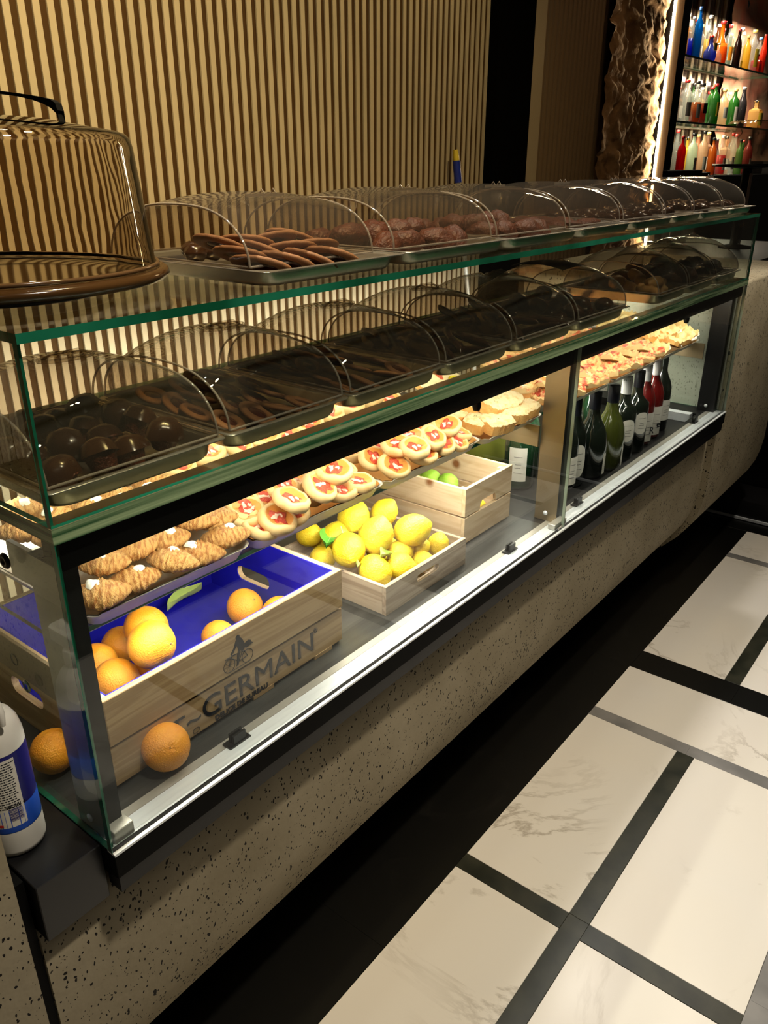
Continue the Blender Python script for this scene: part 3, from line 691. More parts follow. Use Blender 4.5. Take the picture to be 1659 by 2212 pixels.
barf((.303, .117), (.328, .117), .0009); barf((.345, .121), (.366, .121), .0009); barf((.315, .0885), (.358, .0885), .0005)
for a in range(4): barf((w1[0] - wr * math.cos(a * .785), w1[1] - wr * math.sin(a * .785)), (w1[0] + wr * math.cos(a * .785), w1[1] + wr * math.sin(a * .785)), .00025)
FP([(.330, .150), (.334, .152), (.338, .150), (.338, .146), (.343, .140), (.348, .128), (.346, .118), (.340, .116), (.336, .120), (.334, .108), (.331, .094), (.326, .0925), (.327, .097), (.329, .112), (.333, .124), (.330, .132), (.322, .122), (.316, .119), (.315, .122), (.322, .129), (.328, .141), (.331, .145), (.329, .147)])
FP([(.345, .122), (.349, .129), (.356, .131), (.362, .128), (.364, .122), (.358, .119), (.350, .118)])
em.obj('printed_emblem', 'ink', c1)
sealm = MB(); sealm.tube([(.232 + .007 * math.cos(a * .5236), ay + .002, .016 + .005 * math.sin(a * .5236)) for a in range(12)], .0005, 4, 0, True); sealm.obj('printed_emblem', 'ink', c1)
# crate 2: low grey pine, lemons
c2 = thing('wooden_crate', 'low greyish pine crate piled high with lemons', 'crate')
ax2, bx2, ay2, by2, H2, T2 = .733, 1.040, .093, .40, .068, .010
fix(slot_board(ax2, bx2, 0, H2, ay2, ay2 + T2, (.886, .041, .085, .018), 0).obj('plank', 'wood2', c2))
MB().box((ax2, by2 - T2, 0), (bx2, by2, H2), 0, bev=.0008).obj('plank', 'wood2', c2)
for X in (ax2, bx2 - T2): MB().box((X, ay2 + T2, 0), (X + T2, by2 - T2, H2 - .0005), 0, bev=.0008).obj('side_board', 'wood2y', c2)
MB().box((ax2 + T2, ay2 + T2, .003), (bx2 - T2, by2 - T2, .008)).obj('bottom_board', 'wood2', c2)
link('lettering', text_mesh('NATURAL', .006, 'ink', 0, .0003), c2, (ax2 + .004, ay2 + .12, H2 + .0003), (0, 0, math.pi / 2))
# crate 3: knotty pine, two boards high
c3 = thing('wooden_crate', 'tall knotty pine crate of two boards behind the lemons, with limes', 'crate')
ax3, bx3, ay3, by3, H3, T3 = 1.118, 1.343, .148, .52, .152, .010
MB().box((ax3, ay3, .004), (bx3, ay3 + T3, .074), 0, bev=.0008).obj('plank', 'wood3', c3)
nb = [(ax3, .078), (1.188, .078), (1.190, .090), (1.198, .100), (1.258, .100), (1.266, .090), (1.268, .078), (bx3, .078), (bx3, H3), (ax3, H3)]
MB().poly([(p[0], p[1]) for p in nb], T3, 0, Matrix.Translation((0, ay3 + T3, 0)) @ Matrix.Rotation(math.pi / 2, 4, 'X')).obj('plank', 'wood3', c3)
for z0, z1 in ((.004, .074), (.078, H3 - .0005)):
    MB().box((ax3, by3 - T3, z0), (bx3, by3, z1), 0, bev=.0008).obj('plank', 'wood3', c3)
    for X in (ax3, bx3 - T3): MB().box((X, ay3 + T3, z0), (X + T3, by3 - T3, z1), 0, bev=.0008).obj('side_board', 'wood3y', c3)
for X in (ax3 + T3, bx3 - T3 - .02):
    for Y in (ay3 + T3, by3 - T3 - .02): MB().box((X, Y, .0), (X + .02, Y + .02, H3 - .006), 0, bev=.0008).obj('corner_batten', 'wood3', c3)
MB().box((ax3 + T3, ay3 + T3, .004), (bx3 - T3, by3 - T3, .009)).obj('bottom_board', 'wood3', c3)
# ================================================================ FRUIT
def orange_mesh(seed):
    mb = MB(); rows = []; nv = 30; nu = 18
    for i in range(nu + 1):
        th = math.pi * i / nu; row = []
        for k in range(nv):
            ph = 2 * math.pi * k / nv
            d = Vector((math.sin(th) * math.cos(ph), math.sin(th) * math.sin(ph), math.cos(th)))
            r = 1 + .025 * noise.noise(d * 1.3 + Vector((seed, 0, 0))) + .008 * noise.noise(d * 5 + Vector((seed, 3, 0)))
            if th < .35: r -= .05 * (1 - th / .35) ** 2 * (1 + .25 * math.cos(5 * ph))
            row.append(tuple(d * r * .98))
            row[-1] = (row[-1][0], row[-1][1], row[-1][2] * .95)
        rows.append(row)
    return mb.grid(rows[::-1], False, True).mesh('orange', 'orange')
om = [orange_mesh(s_) for s_ in (1.0, 5.0, 9.0)]
scm = MB().lathe([(0, .006), (.05, .004), (.055, -.01)], 10, cap=False).mesh('stem_scar', 'scar')
def orange(x, y, z, r, label, i=0, rot=(0, 0, 0), grp='oranges in and around the oak crate'):
    o = link('orange', om[i % 3]); o.location = (x, y, z); o.scale = (r, r, r); o.rotation_euler = rot
    tag(o, label, 'orange', grp)
    s_ = link('stem_scar', scm, o, (0, 0, .895)); return o
orange(.159, .082, .0385, .0388, 'single orange lying on the steel base in front of the lettered crate', 0, (.9, -.5, 0))
orange(.045, .216, .036, .0360, 'orange lying outside the crate beside the left glass end', 1, (1.2, .6, .3))
orange(.241, .210, .135, .0425, 'largest orange, on top of the pile in the crate corner', 2, (1.35, .25, .35))
orange(.292, .300, .108, .0412, 'orange resting behind the topmost orange of the pile', 0, (.5, .4, 0))
orange(.190, .252, .072, .0400, 'orange at the front left of the pile, against the near board', 1, (-.6, .8, 0))
orange(.205, .335, .062, .0380, 'orange furthest left in the crate, beside the pile', 2, (.3, -.9, 0))
orange(.278, .370, .050, .0375, 'orange low in the pile, between the left and the rear ones', 0, (2, .2, 0))
orange(.272, .262, .050, .0365, 'orange at the bottom of the pile under the topmost one', 1, (1, 2, 0))
orange(.518, .291, .0505, .0385, 'orange lying alone on the blue crate bottom near the handle slot', 2, (.8, .2, 0))
orange(.545, .217, .050, .0375, 'orange in the front right corner of the blue crate', 1, (.2, .8, 1))
orange(.413, .250, .0465, .0340, 'orange half hidden behind the middle of the lettered front board', 0, (.2, 1.8, 1))
def leaf(name, pts, w, label, mat='leaf', cup=.15, loc=(0, 0, 0), rot=(0, 0, 0), L=.06):
    rows = []
    for i in range(13):
        t = i / 12; ww = w * math.sin(math.pi * min(1, t ** .8)) ** .8 + .0005; row = []
        for j in range(7):
            s_ = (j - 3) / 3
            row.append((L * (t - .5), ww * s_, cup * L * (s_ * s_) * (w / L) * 2 + .006 * math.sin(t * 5) + .0007 * math.sin(t * 30 + j)))
        rows.append(row)
    up_ = MB().grid(rows); vs = [(v[0], v[1], v[2] - .0006) for v in up_.v]; up_.add(vs, [f[::-1] for f in up_.f], 0, True)
    o = up_.obj(name, mat, None, loc, rot); tag(o, label, 'leaf')
    MB().tube([(r[3][0], r[3][1], r[3][2] + .0004) for r in rows], .0005, 5).obj('midrib', 'stalk', o); return o
leaf('curled_leaf', None, .0105, 'pale green curled leaf lying on the blue crate bottom', 'leaf2', .9, (.490, .452, .024), (.15, 0, .22), .115)
def lemon_mesh(seed, knob=.02):
    rows = []; nv = 26; nu = 22
    for i in range(nu + 1):
        t = i / nu; th = math.pi * t; r = math.sin(th) ** .86 if 0 < t < 1 else 0.0; z = -math.cos(th) * 1.12
        if t > .86: q = (t - .86) / .14; z = z + .20 * q; r = max(0, r * (1 - .1 * q) + .08 * (1 - q) * q)
        if t < .1: q = 1 - t / .1; z -= .07 * q
        row = []
        for k in range(nv):
            ph = 2 * math.pi * k / nv; d = Vector((math.cos(ph), math.sin(ph), z))
            f = 1 + .07 * noise.noise(d * 1.1 + Vector((seed, 0, 0))) + knob * noise.noise(d * 6 + Vector((seed, 3, 0)))
            row.append((r * math.cos(ph) * f, r * math.sin(ph) * f, z * (1 + .02 * noise.noise(d * 2 + Vector((seed, 1, 1))))))
        rows.append(row)
    return MB().grid(rows[::-1], False, True).mesh('lemon', 'lemon')
lm = [lemon_mesh(2.0), lemon_mesh(7.0, .07), lemon_mesh(11.0), lemon_mesh(15.0, .12)]
stm = MB().tube([(0, 0, -1.15), (.05, 0, -1.35), (.2, .05, -1.6), (.5, .1, -1.9)], [.06, .05, .045, .04], 7).mesh('stem', 'stalk')
def lemon(x, y, z, r, label, i=0, rot=(1.3, 0, 0), stem=False, m=None, grp='lemons piled in the low crate'):
    o = link('lemon' if m is None else 'lime', lm[i % 4]); o.location = (x, y, z); o.scale = (r * .93, r * .93, r * .93); o.rotation_euler = rot
    tag(o, label, 'lemon', grp)
    if stem: link('stem', stm, o)
    return o
Lm = [(.772, .228, .100, .0405, 'large smooth lemon with a cut stem at the left front of the pile', 0, (.4, -1.7, .5), True),
      (.822, .305, .093, .0360, 'lemon with a blunt tip lying behind the stemmed lemon', 2, (.5, -1.4, 2.2), False),
      (.835, .202, .118, .0420, 'tallest knobbly lemon, standing in the middle of the pile', 3, (.2, .25, 0), False),
      (.915, .160, .116, .0400, 'smooth lemon pointing right, on top at the right of the pile', 0, (.3, 1.35, -.3), True),
      (.868, .295, .128, .0400, 'lemon with its round tip facing out, topmost at the rear left', 2, (1.9, .2, -.9), False),
      (.950, .270, .115, .0340, 'wrinkled lemon at the rear of the pile, right of the topmost one', 1, (.4, .5, 0), False),
      (.790, .365, .090, .0300, 'lemon at the far left rear, under the pastry tray edge', 0, (1.2, .3, 0), False),
      (.880, .170, .068, .0310, 'small lemon wedged under the knobbly one, front middle', 2, (1.3, .4, 1), False),
      (.938, .158, .062, .0260, 'small lemon under the right-pointing one', 0, (1.3, .9, 1), False),
      (.990, .138, .056, .0275, 'small upright lemon in the front right crate corner', 1, (.1, .1, 0), False),
      (.780, .160, .066, .0370, 'rough lemon with a bent stem beside the crate corner', 1, (.9, -2.6, .3), True),
      (.840, .142, .058, .0350, 'lemon lying against the front board left of the handle slot', 0, (1.5, .3, .5), False),
      (.918, .134, .042, .0270, 'lemon seen through and above the handle slot', 2, (1.5, .9, .2), False),
      (.762, .300, .060, .0310, 'lemon low at the left side board, beside the leaf', 2, (1.5, .2, 2), False),
      (.985, .215, .075, .0330, 'lemon at the right side board, behind the small upright one', 0, (.9, .2, 2), False),
      (.900, .235, .050, .0360, 'lemon buried in the middle of the pile', 2, (1.5, .2, 1), False),
      (.975, .330, .060, .0350, 'lemon in the rear right crate corner', 0, (1.5, 1.2, 1), False),
      (.850, .370, .050, .0340, 'lemon at the rear board, mostly hidden', 2, (1.5, .2, 1), False)]
for a in Lm: lemon(*a)
leaf('lemon_leaf', None, .024, 'broad dark green leaf tucked under the lemons at the left', 'leaf', .3, (.792, .300, .100), (.15, -.1, .5), .09)
leaf('lemon_leaf', None, .014, 'small pale leaf among the lemons behind the rough stemmed one', 'leaf2', .4, (.812, .158, .092), (.3, .2, .2), .05)
leaf('lemon_leaf', None, .013, 'small leaf between the lemon stems near the front board', 'leaf2', .4, (.752, .200, .080), (.8, .2, 1.2), .045)
c3l = [(1.232, .196, .052, .036), (1.170, .230, .045, .034), (1.26, .27, .045, .034), (1.18, .33, .045, .034), (1.26, .38, .045, .034)]
for i, (x, y, z, r) in enumerate(c3l):
    lemon(x, y, z, r, ['lemon showing through the notch of the tall pine crate', 'lemon low in the tall pine crate, behind the front board on the left', 'lemon low in the tall pine crate under the nearest lime', 'lemon low in the tall pine crate by the left side board', 'lemon low in the tall pine crate under the rearmost lime'][i], i, (1.5, .3 * i, i), grp='lemons in the tall pine crate')
lim = lm[0].copy(); lim.materials.clear(); lim.materials.append(M['lime'])
for i, (x, y, z, r) in enumerate(((1.250, .395, .093, .030), (1.235, .335, .098, .028), (1.245, .285, .098, .027))):
    o = link('lime', lim); o.location = (x, y, z); o.scale = (r, r, r * .95); o.rotation_euler = (1.4, i, .5 + i)
    tag(o, ['yellow green lime, rearmost in the tall pine crate', 'dark green lime between two others in the tall pine crate', 'bright lime nearest the front in the tall pine crate'][i], 'lime', 'limes in the tall pine crate')
# ================================================================ PASTRY TRAYS ON THE INNER SHELF
def rrect(x0, x1, y0, y1, r, z, n=5):
    out = []
    for cx, cy, a0 in ((x1 - r, y1 - r, 0), (x0 + r, y1 - r, 90), (x0 + r, y0 + r, 180), (x1 - r, y0 + r, 270)):
        for i in range(n + 1):
            a = R_(a0 + 90 * i / n); out.append((cx + r * math.cos(a), cy + r * math.sin(a), z))
    return out
def card_tray(x0, x1, y0, y1, z, h, label, outm='foil', inm='gold', wav=.0016):
    t = thing('pastry_tray', label, 'tray', ((x0 + x1) / 2, y0, z), group='foil trays on the inner glass shelf')
    lx = (x1 - x0) / 2; ly = y1 - y0; mb = MB(); rows = []
    for k, (dd, zz) in enumerate(((.018, 0.0), (.012, .003), (.004, h * .75), (0, h), (-.004, h + .001))):
        r = rrect(-lx + dd, lx - dd, dd, ly - dd, max(.008, .02 - dd * .3), zz)
        if k >= 3: r = [(p[0], p[1], p[2] + wav * math.sin(i * 2.3)) for i, p in enumerate(r)]
        rows.append(r)
    mb.grid(rows, False, True, 0, True); mb.add(rows[0], [tuple(range(len(rows[0])))[::-1]], 0)
    mb.obj('outer_wall', outm, t)
    rows2 = [[(p[0] * .992, .5 * ly + (p[1] - .5 * ly) * .992, p[2] + .0012) for p in r] for r in rows[:4]]
    m2 = MB(); m2.grid([r[::-1] for r in rows2], False, True, 0, True); m2.add(rows2[0], [tuple(range(len(rows2[0])))], 0)
    m2.obj('inner_lining', inm, t); return t
ZP = .272
card_tray(.085, .388, .108, .45, ZP, .026, 'foil tray of croissants at the left end of the inner shelf', 'foil', 'foil')
card_tray(.400, .742, .104, .45, ZP, .026, 'gold tray of mini pizzas above the blue-lined crate and the lemons')
card_tray(.748, 1.095, .100, .45, ZP, .026, 'gold tray of mini pizzas above the tall pine crate')
card_tray(1.112, 1.383, .094, .45, ZP, .020, 'gold tray of focaccia slices left of the middle post')
card_tray(1.450, 1.820, .090, .45, ZP, .020, 'gold tray of pizza slices right of the middle post')
card_tray(1.826, 2.200, .090, .45, ZP, .020, 'gold tray of folded pizza slices above the wine bottles')
card_tray(2.206, 2.575, .090, .45, ZP, .020, 'gold tray of pale filled flatbreads at the right end')
# ---------------- croissants
def croissant_mesh(seed, bend=.22):
    rows = []; nu = 56; nv = 24
    for i in range(nu + 1):
        u = -1 + 2 * i / nu; e = max(0.0, 1 - abs(u) ** 2.6) ** .55
        cx = u; cy = bend * u * u; row = []
        for k in range(nv):
            a = 2 * math.pi * k / nv
            w = abs(u) * 3.6 + .35 * math.cos(a + seed) + .45 * noise.noise(Vector((u * 2.2, seed, math.cos(a) * 1.3)))   # rolled layers wrap at a slant
            ph = w % 1.0
            step = .13 * (1 - ph) ** 1.6 * (1 - .5 * abs(u))
            R = .42 * e * (.85 + .50 * (1 - abs(u)) ** .9) * (.92 + 1.0 * step)
            q = Vector((u * 3, math.cos(a), math.sin(a)))
            rr = R * (1 + .07 * noise.noise(q * 2.2 + Vector((seed, 0, 0))) + .05 * noise.noise(Vector((u * 5, math.cos(a) * 2, math.sin(a) * 2)) * 3 + Vector((seed, 0, 0))))
            zz = rr * math.sin(a); zz = zz if zz > 0 else zz * .62
            row.append((cx, cy + rr * math.cos(a) * 1.10, zz * .95))
        rows.append(row)
    return MB().grid(rows, False, True).mesh('croissant', 'croissant')
crm = [croissant_mesh(1), croissant_mesh(4, .3), croissant_mesh(8, .12)]
def blob(name, mat, seed, n=14, h=.5, irr=.35, nr=5):
    rows = []
    for i in range(nr + 1):
        t = i / nr; row = []
        for k in range(n):
            a = 2 * math.pi * k / n
            r = t * (1 + irr * noise.noise(Vector((math.cos(a) * 1.5 + seed, math.sin(a) * 1.5, 0))) * 1.6)
            z = h * (1 - t * t) ** .5 if t < 1 else -.06
            z += .06 * noise.noise(Vector((r * math.cos(a) * 5 + seed, r * math.sin(a) * 5, 0))) * (1 - t)
            row.append((r * math.cos(a), r * math.sin(a), z))
        rows.append(row)
    return MB().grid(rows[::-1], False, True).mesh(name, mat)
cb = [blob('cream', 'cream', s_, h=.40) for s_ in (1, 3, 6)]
CP = []
for j, (yy, zz) in enumerate(((.124, .312), (.168, .338), (.215, .352), (.268, .358), (.322, .362), (.378, .362))):
    for i in range(5):
        CP.append((.116 + .060 * i + (.028 if j % 2 else 0) * (1 if i < 4 else .3) + random.uniform(-.006, .006), yy + random.uniform(-.006, .006), zz + random.uniform(-.006, .008), .041, -.75 + random.uniform(-.35, .35)))
od = orders(CP)
for i, (x, y, z, s_, a) in enumerate(CP):
    o = link('croissant', crm[i % 3]); o.location = (x, y, z); o.scale = (s_ * 1.04, s_ * 1.15, s_ * 1.10); o.rotation_euler = (random.uniform(-.3, .2), random.uniform(-.12, .12), a)
    tag(o, f'filled croissant with a dab of cream in the foil tray, {od[i]} from the left end', 'croissant', 'croissants on the foil tray')
    c = link('cream', cb[i % 3], o, ((-.25, .2, 0)[i % 3], -.06 if i % 2 else .05, .44)); c.scale = (.27, .22, .30); c.rotation_euler = (0, 0, i)
# ---------------- mini pizzas
def pizzetta_body(seed):
    prof = [(0, .02), (.7, 0), (.93, .10), (1.0, .26), (.97, .42), (.86, .52), (.72, .50), (.60, .42), (.35, .36), (0, .34)]
    rows = []; n = 26
    for r, z in prof:
        row = []
        for k in range(n):
            a = 2 * math.pi * k / n; d = Vector((math.cos(a) * 1.2 + seed, math.sin(a) * 1.2, z))
            f = 1 + .10 * noise.noise(d) + .03 * noise.noise(d * 4)
            row.append((r * f * math.cos(a), r * f * math.sin(a) * .86, z * (1 + .3 * noise.noise(d * 1.3 + Vector((5, 5, 0))))))
        rows.append(row)
    mb = MB(); mb.grid(rows, False, True, 0, True)
    mb.mi = [(1 if (i // n) >= 6 else 0) for i in range(len(mb.f))]
    return mb.mesh('mini_pizza', ['dough', 'sauce_oil'])
pzb = [pizzetta_body(s_) for s_ in (1, 4, 7, 10)]
tmm = [blob('tomato_sauce', 'tomato', s_, 18, .10, .5) for s_ in (1, 5, 8)]
chm = [blob('cheese', 'cheese', s_, 12, .16, .6, 4) for s_ in (2, 6, 9)]
def pizzetta(i, x, y, z, r, tray, ordw, side=0):
    o = link('mini_pizza', pzb[i % 4]); o.scale = (r * 1.06, r * 1.06, r * 1.12); o.location = (x, y, z - .012)
    tx = random.uniform(.22, .62); o.rotation_euler = (tx, random.uniform(-.25, .25), random.uniform(-.5, .5) + (3.1 if i % 2 else 0) * 0)
    tag(o, f'round tomato and cheese mini pizza in the {tray} tray, {ordw} from the left', 'mini pizza', f'mini pizzas in the {tray} tray')
    t = link('tomato_sauce', tmm[i % 3], o, (.04, 0, .36)); t.scale = (.60, .46, .75); t.rotation_euler = (0, 0, i * 1.3)
    for q in range(2):
        c = link('cheese', chm[(i + q) % 3], o, (-.12 + .28 * q + .06 * math.sin(i), .10 * math.cos(i * 2) - .12 * q, .43)); c.scale = ((.24, .12)[q], (.13, .10)[q], .32); c.rotation_euler = (0, 0, i + q)
P2 = [(.425, .128, .308, .036), (.432, .175, .338, .034), (.430, .163, .330, .036), (.455, .120, .318, .040), (.478, .105, .350, .037), (.500, .125, .312, .034), (.490, .180, .330, .034), (.520, .165, .348, .034), (.552, .180, .345, .035),
      (.556, .112, .350, .038), (.610, .125, .362, .040), (.625, .118, .318, .034), (.668, .112, .322, .034), (.575, .155, .318, .034), (.690, .175, .325, .034), (.440, .220, .318, .036), (.640, .200, .330, .036), (.520, .235, .32, .036), (.590, .240, .33, .036), (.44, .365, .365, .040), (.515, .37, .368, .041), (.59, .37, .366, .041), (.665, .37, .368, .040), (.72, .35, .355, .034), (.48, .42, .345, .038), (.56, .425, .350, .038), (.64, .42, .345, .038), (.69, .25, .325, .036), (.445, .275, .345, .036)]
od = orders(P2)
for i, a in enumerate(P2): pizzetta(i, *a, 'gold pizza', od[i])
P3 = [(.780, .170, .330, .034), (.795, .125, .318, .036), (.825, .140, .350, .036), (.845, .108, .345, .036), (.880, .112, .318, .034), (.880, .150, .350, .038), (.925, .122, .345, .036), (.920, .175, .335, .034),
      (.960, .118, .322, .034), (1.000, .135, .350, .037), (1.010, .115, .316, .030), (1.045, .130, .320, .032), (.850, .210, .330, .036), (.970, .200, .330, .036), (1.040, .190, .330, .035), (.79, .24, .32, .036), (.79, .365, .365, .040), (.865, .37, .368, .041), (.94, .37, .366, .041), (1.015, .37, .368, .040), (1.07, .35, .355, .034), (.83, .42, .345, .038), (.91, .425, .350, .038), (.99, .42, .345, .038), (.87, .27, .345, .036), (1.0, .26, .335, .036)]
od = orders(P3)
for i, a in enumerate(P3): pizzetta(i + 1, *a, 'second pizza', od[i])
# ---------------- focaccia and pizza slices
def slab_mesh(name, seed, lx, ly, h, mats, tri=False, wave=.12):
    rows_t = []; rows_b = []; nu, nv = 16, 10
    for i in range(nu + 1):
        a = []; b = []
        for j in range(nv + 1):
            u = -1 + 2 * i / nu; v = -1 + 2 * j / nv; w = 1 - (.5 * (u + 1) * .75 if tri else 0)
            e = min(1.0, (1 - abs(u)) * 5 + .05) ** .5 * min(1.0, (1 - abs(v)) * 4 + .05) ** .5
            d = Vector((u * 1.7 + seed, v * 1.7, 0)); ht = h * (.72 + .28 * e) * (1 + 1.2 * wave * noise.noise(d * 1.6)) + h * .10 * noise.noise(d * 7)
            wob = 1 + .05 * noise.noise(d * 2.5)
            a.append((u * lx * wob, v * ly * w * wob, ht)); b.append((u * lx * wob * .98, v * ly * w * wob * .98, .06 * h * noise.noise(d * 3)))
        rows_t.append(a); rows_b.append(b)
    def sq(p): u_, v_ = p[0] / lx, p[1] / ly; return (p[0] * math.sqrt(max(.1, 1 - .30 * v_ * v_)), p[1] * math.sqrt(max(.1, 1 - .30 * u_ * u_)), p[2])
    rows_t = [[sq(p) for p in r] for r in rows_t]; rows_b = [[sq(p) for p in r] for r in rows_b]
    mb = MB(); mb.grid(rows_t, mi=0); nt_ = len(mb.f); mb.grid([r[::-1] for r in rows_b], mi=1)
    top = [rows_t[i][0] for i in range(nu + 1)] + [rows_t[nu][j] for j in range(1, nv + 1)] + [rows_t[i][nv] for i in range(nu - 1, -1, -1)] + [rows_t[0][j] for j in range(nv - 1, 0, -1)]
    bot = [rows_b[i][0] for i in range(nu + 1)] + [rows_b[nu][j] for j in range(1, nv + 1)] + [rows_b[i][nv] for i in range(nu - 1, -1, -1)] + [rows_b[0][j] for j in range(nv - 1, 0, -1)]
    mb.grid([bot, top], False, True, 1, False)
    return mb.mesh(name, mats)
fm = [slab_mesh('focaccia_slice', s_, 1, .62, .80, ['focaccia', 'crust']) for s_ in (1, 4, 8)]
pm = [slab_mesh('pizza_slice', s_, 1, .68, .26, ['pizzatop', 'dough'], True, 1.1) for s_ in (2, 5, 9)]
wm = [slab_mesh('filled_flatbread', s_, 1, .66, .30, ['paleb', 'crust'], False, .9) for s_ in (3, 6, 10)]
hb = blob('herb', 'herb', 3, 8, .1, .9, 2)
F = [(1.155, .150, .300, .045, .2, .15), (1.180, .112, .300, .046, -.2, .25), (1.225, .150, .325, .050, .1, .35), (1.250, .116, .305, .045, -.3, .2), (1.295, .150, .320, .048, .2, .3), (1.330, .118, .300, .042, -.1, .2), (1.200, .200, .330, .048, .3, .2), (1.270, .205, .335, .048, .1, .25), (1.345, .180, .305, .042, .4, .2), (1.15, .22, .31, .045, 1.2, .1)]
od = orders(F)
for i, (x, y, z, s_, a, t_) in enumerate(F):
    o = link('focaccia_slice', fm[i % 3]); o.location = (x, y, z); o.scale = (s_, s_ * 1.05, s_ * .85); o.rotation_euler = (t_, random.uniform(-.15, .15), a)
    tag(o, f'thick soft focaccia slice with herbs left of the middle post, {od[i]} from the left', 'focaccia', 'focaccia slices left of the middle post')
    for q in range(3):
        h_ = link('herb', hb, o, (random.uniform(-.6, .6), random.uniform(-.3, .3), .78)); h_.scale = (.10, .035, .1); h_.rotation_euler = (0, 0, random.uniform(0, 3))
    if i % 3 == 0:
        t = link('tomato_piece', tmm[i % 3], o, (.3, .1, .74)); t.scale = (.28, .16, .4)
bigf = link('focaccia_slab', slab_mesh('focaccia_slab', 12, 1, .75, .22, ['focaccia', 'crust'], False, .3)); bigf.location = (1.285, .345, .340); bigf.scale = (.085, .095, .10); bigf.rotation_euler = (.55, 0, .0)
tag(bigf, 'large uncut focaccia with tomato halves and lemon slice, leaning behind the slices', 'focaccia')
for q, (px, py, sc, mt) in enumerate(((-.75, -.3, .14, 0), (-.35, -.35, .17, 0), (.0, .25, .12, 0), (.55, .4, .12, 0))):
    t = link('tomato_piece', tmm[q % 3], bigf, (px, py, .23)); t.scale = (sc, sc * 1.2, .5)
lsm = MB().lathe([(0, .03), (.9, .04), (1, .0), (.95, -.03), (0, -.03)], 22, cap=False).mesh('lemon_slice', 'lemon')
t = link('lemon_slice', lsm, bigf, (.45, -.2, .24)); t.scale = (.33, .30, .8)
ls_ = MB(); ls_.box((1.19, .40, .272), (1.375, .43, .36)); 
PZ = [(1.500, .135, .300, .050, .1, .25), (1.530, .175, .315, .055, -.3, .3), (1.560, .120, .305, .055, .3, .2), (1.600, .165, .325, .058, -.2, .35), (1.640, .118, .308, .055, .1, .25), (1.680, .160, .322, .058, .3, .3), (1.720, .120, .305, .055, -.2, .25), (1.760, .155, .318, .056, .1, .3), (1.480, .200, .315, .055, .8, .1), (1.790, .118, .302, .050, .4, .2), (1.52, .30, .345, .062, .3, .2), (1.63, .31, .35, .062, 0, .2), (1.74, .30, .345, .062, .2, .2), (1.56, .39, .36, .07, .3, .2), (1.71, .39, .36, .07, -.2, .2),
      (1.870, .125, .305, .058, .2, .3), (1.910, .165, .325, .060, -.1, .35), (1.950, .120, .308, .060, .3, .25), (2.000, .160, .328, .062, 0, .35), (2.050, .118, .308, .058, -.2, .25), (2.100, .160, .322, .060, .2, .3), (2.150, .122, .305, .056, .1, .25), (2.180, .175, .315, .056, -.3, .2), (1.85, .2, .32, .056, .5, .2), (2.03, .21, .33, .056, .1, .2), (1.88, .30, .345, .062, .3, .2), (1.99, .31, .35, .062, 0, .2), (2.12, .31, .345, .062, .2, .2), (1.93, .39, .36, .07, .3, .2), (2.08, .39, .36, .07, -.2, .2)]
for grp, sel in (('first slice tray', PZ[:15]), ('tray above the bottles', PZ[15:])):
    od = orders(sel)
    for i, (x, y, z, s_, a, t_) in enumerate(sel):
        o = link('pizza_slice', pm[i % 3]); o.location = (x, y, z); o.scale = (s_, s_, s_ * 1.1); o.rotation_euler = (t_, random.uniform(-.2, .2), a + (1.5 if i % 2 else -1.2))
        tag(o, f'tomato pizza slice in the {grp}, {od[i]} from its left', 'pizza slice', f'pizza slices in the {grp}')
        for q in range(3):
            t = link('tomato_sauce' if q != 1 else 'cheese', (tmm if q != 1 else chm)[(i + q) % 3], o, (-.65 + .45 * q, random.uniform(-.25, .25), .215)); t.scale = (.24, .17, .32); t.rotation_euler = (0, 0, i + q)
WB = [(2.245, .130, .305, .062, .2, .25), (2.300, .170, .330, .066, -.1, .35), (2.350, .125, .308, .064, .3, .25), (2.410, .168, .338, .070, 0, .3), (2.450, .125, .308, .062, -.3, .25), (2.510, .165, .328, .064, .2, .3), (2.535, .125, .305, .052, .1, .2), (2.28, .22, .32, .06, .4, .2), (2.44, .23, .33, .06, .1, .2), (2.30, .32, .345, .065, .1, .2), (2.42, .33, .345, .065, -.2, .2), (2.52, .32, .34, .06, .2, .2), (2.36, .40, .355, .07, .1, .2), (2.49, .40, .35, .065, .1, .2)]
od = orders(WB)
for i, (x, y, z, s_, a, t_) in enumerate(WB):
    o = link('filled_flatbread', wm[i % 3]); o.location = (x, y, z); o.scale = (s_, s_, s_ * 1.15); o.rotation_euler = (t_, random.uniform(-.25, .25), a)
    tag(o, f'pale folded flatbread at the right end of the inner shelf, {od[i]} from the left', 'flatbread', 'folded flatbreads at the right end')
    t = link('filling', cb[i % 3], o, (.55, -.55, .12)); t.scale = (.4, .16, .2)
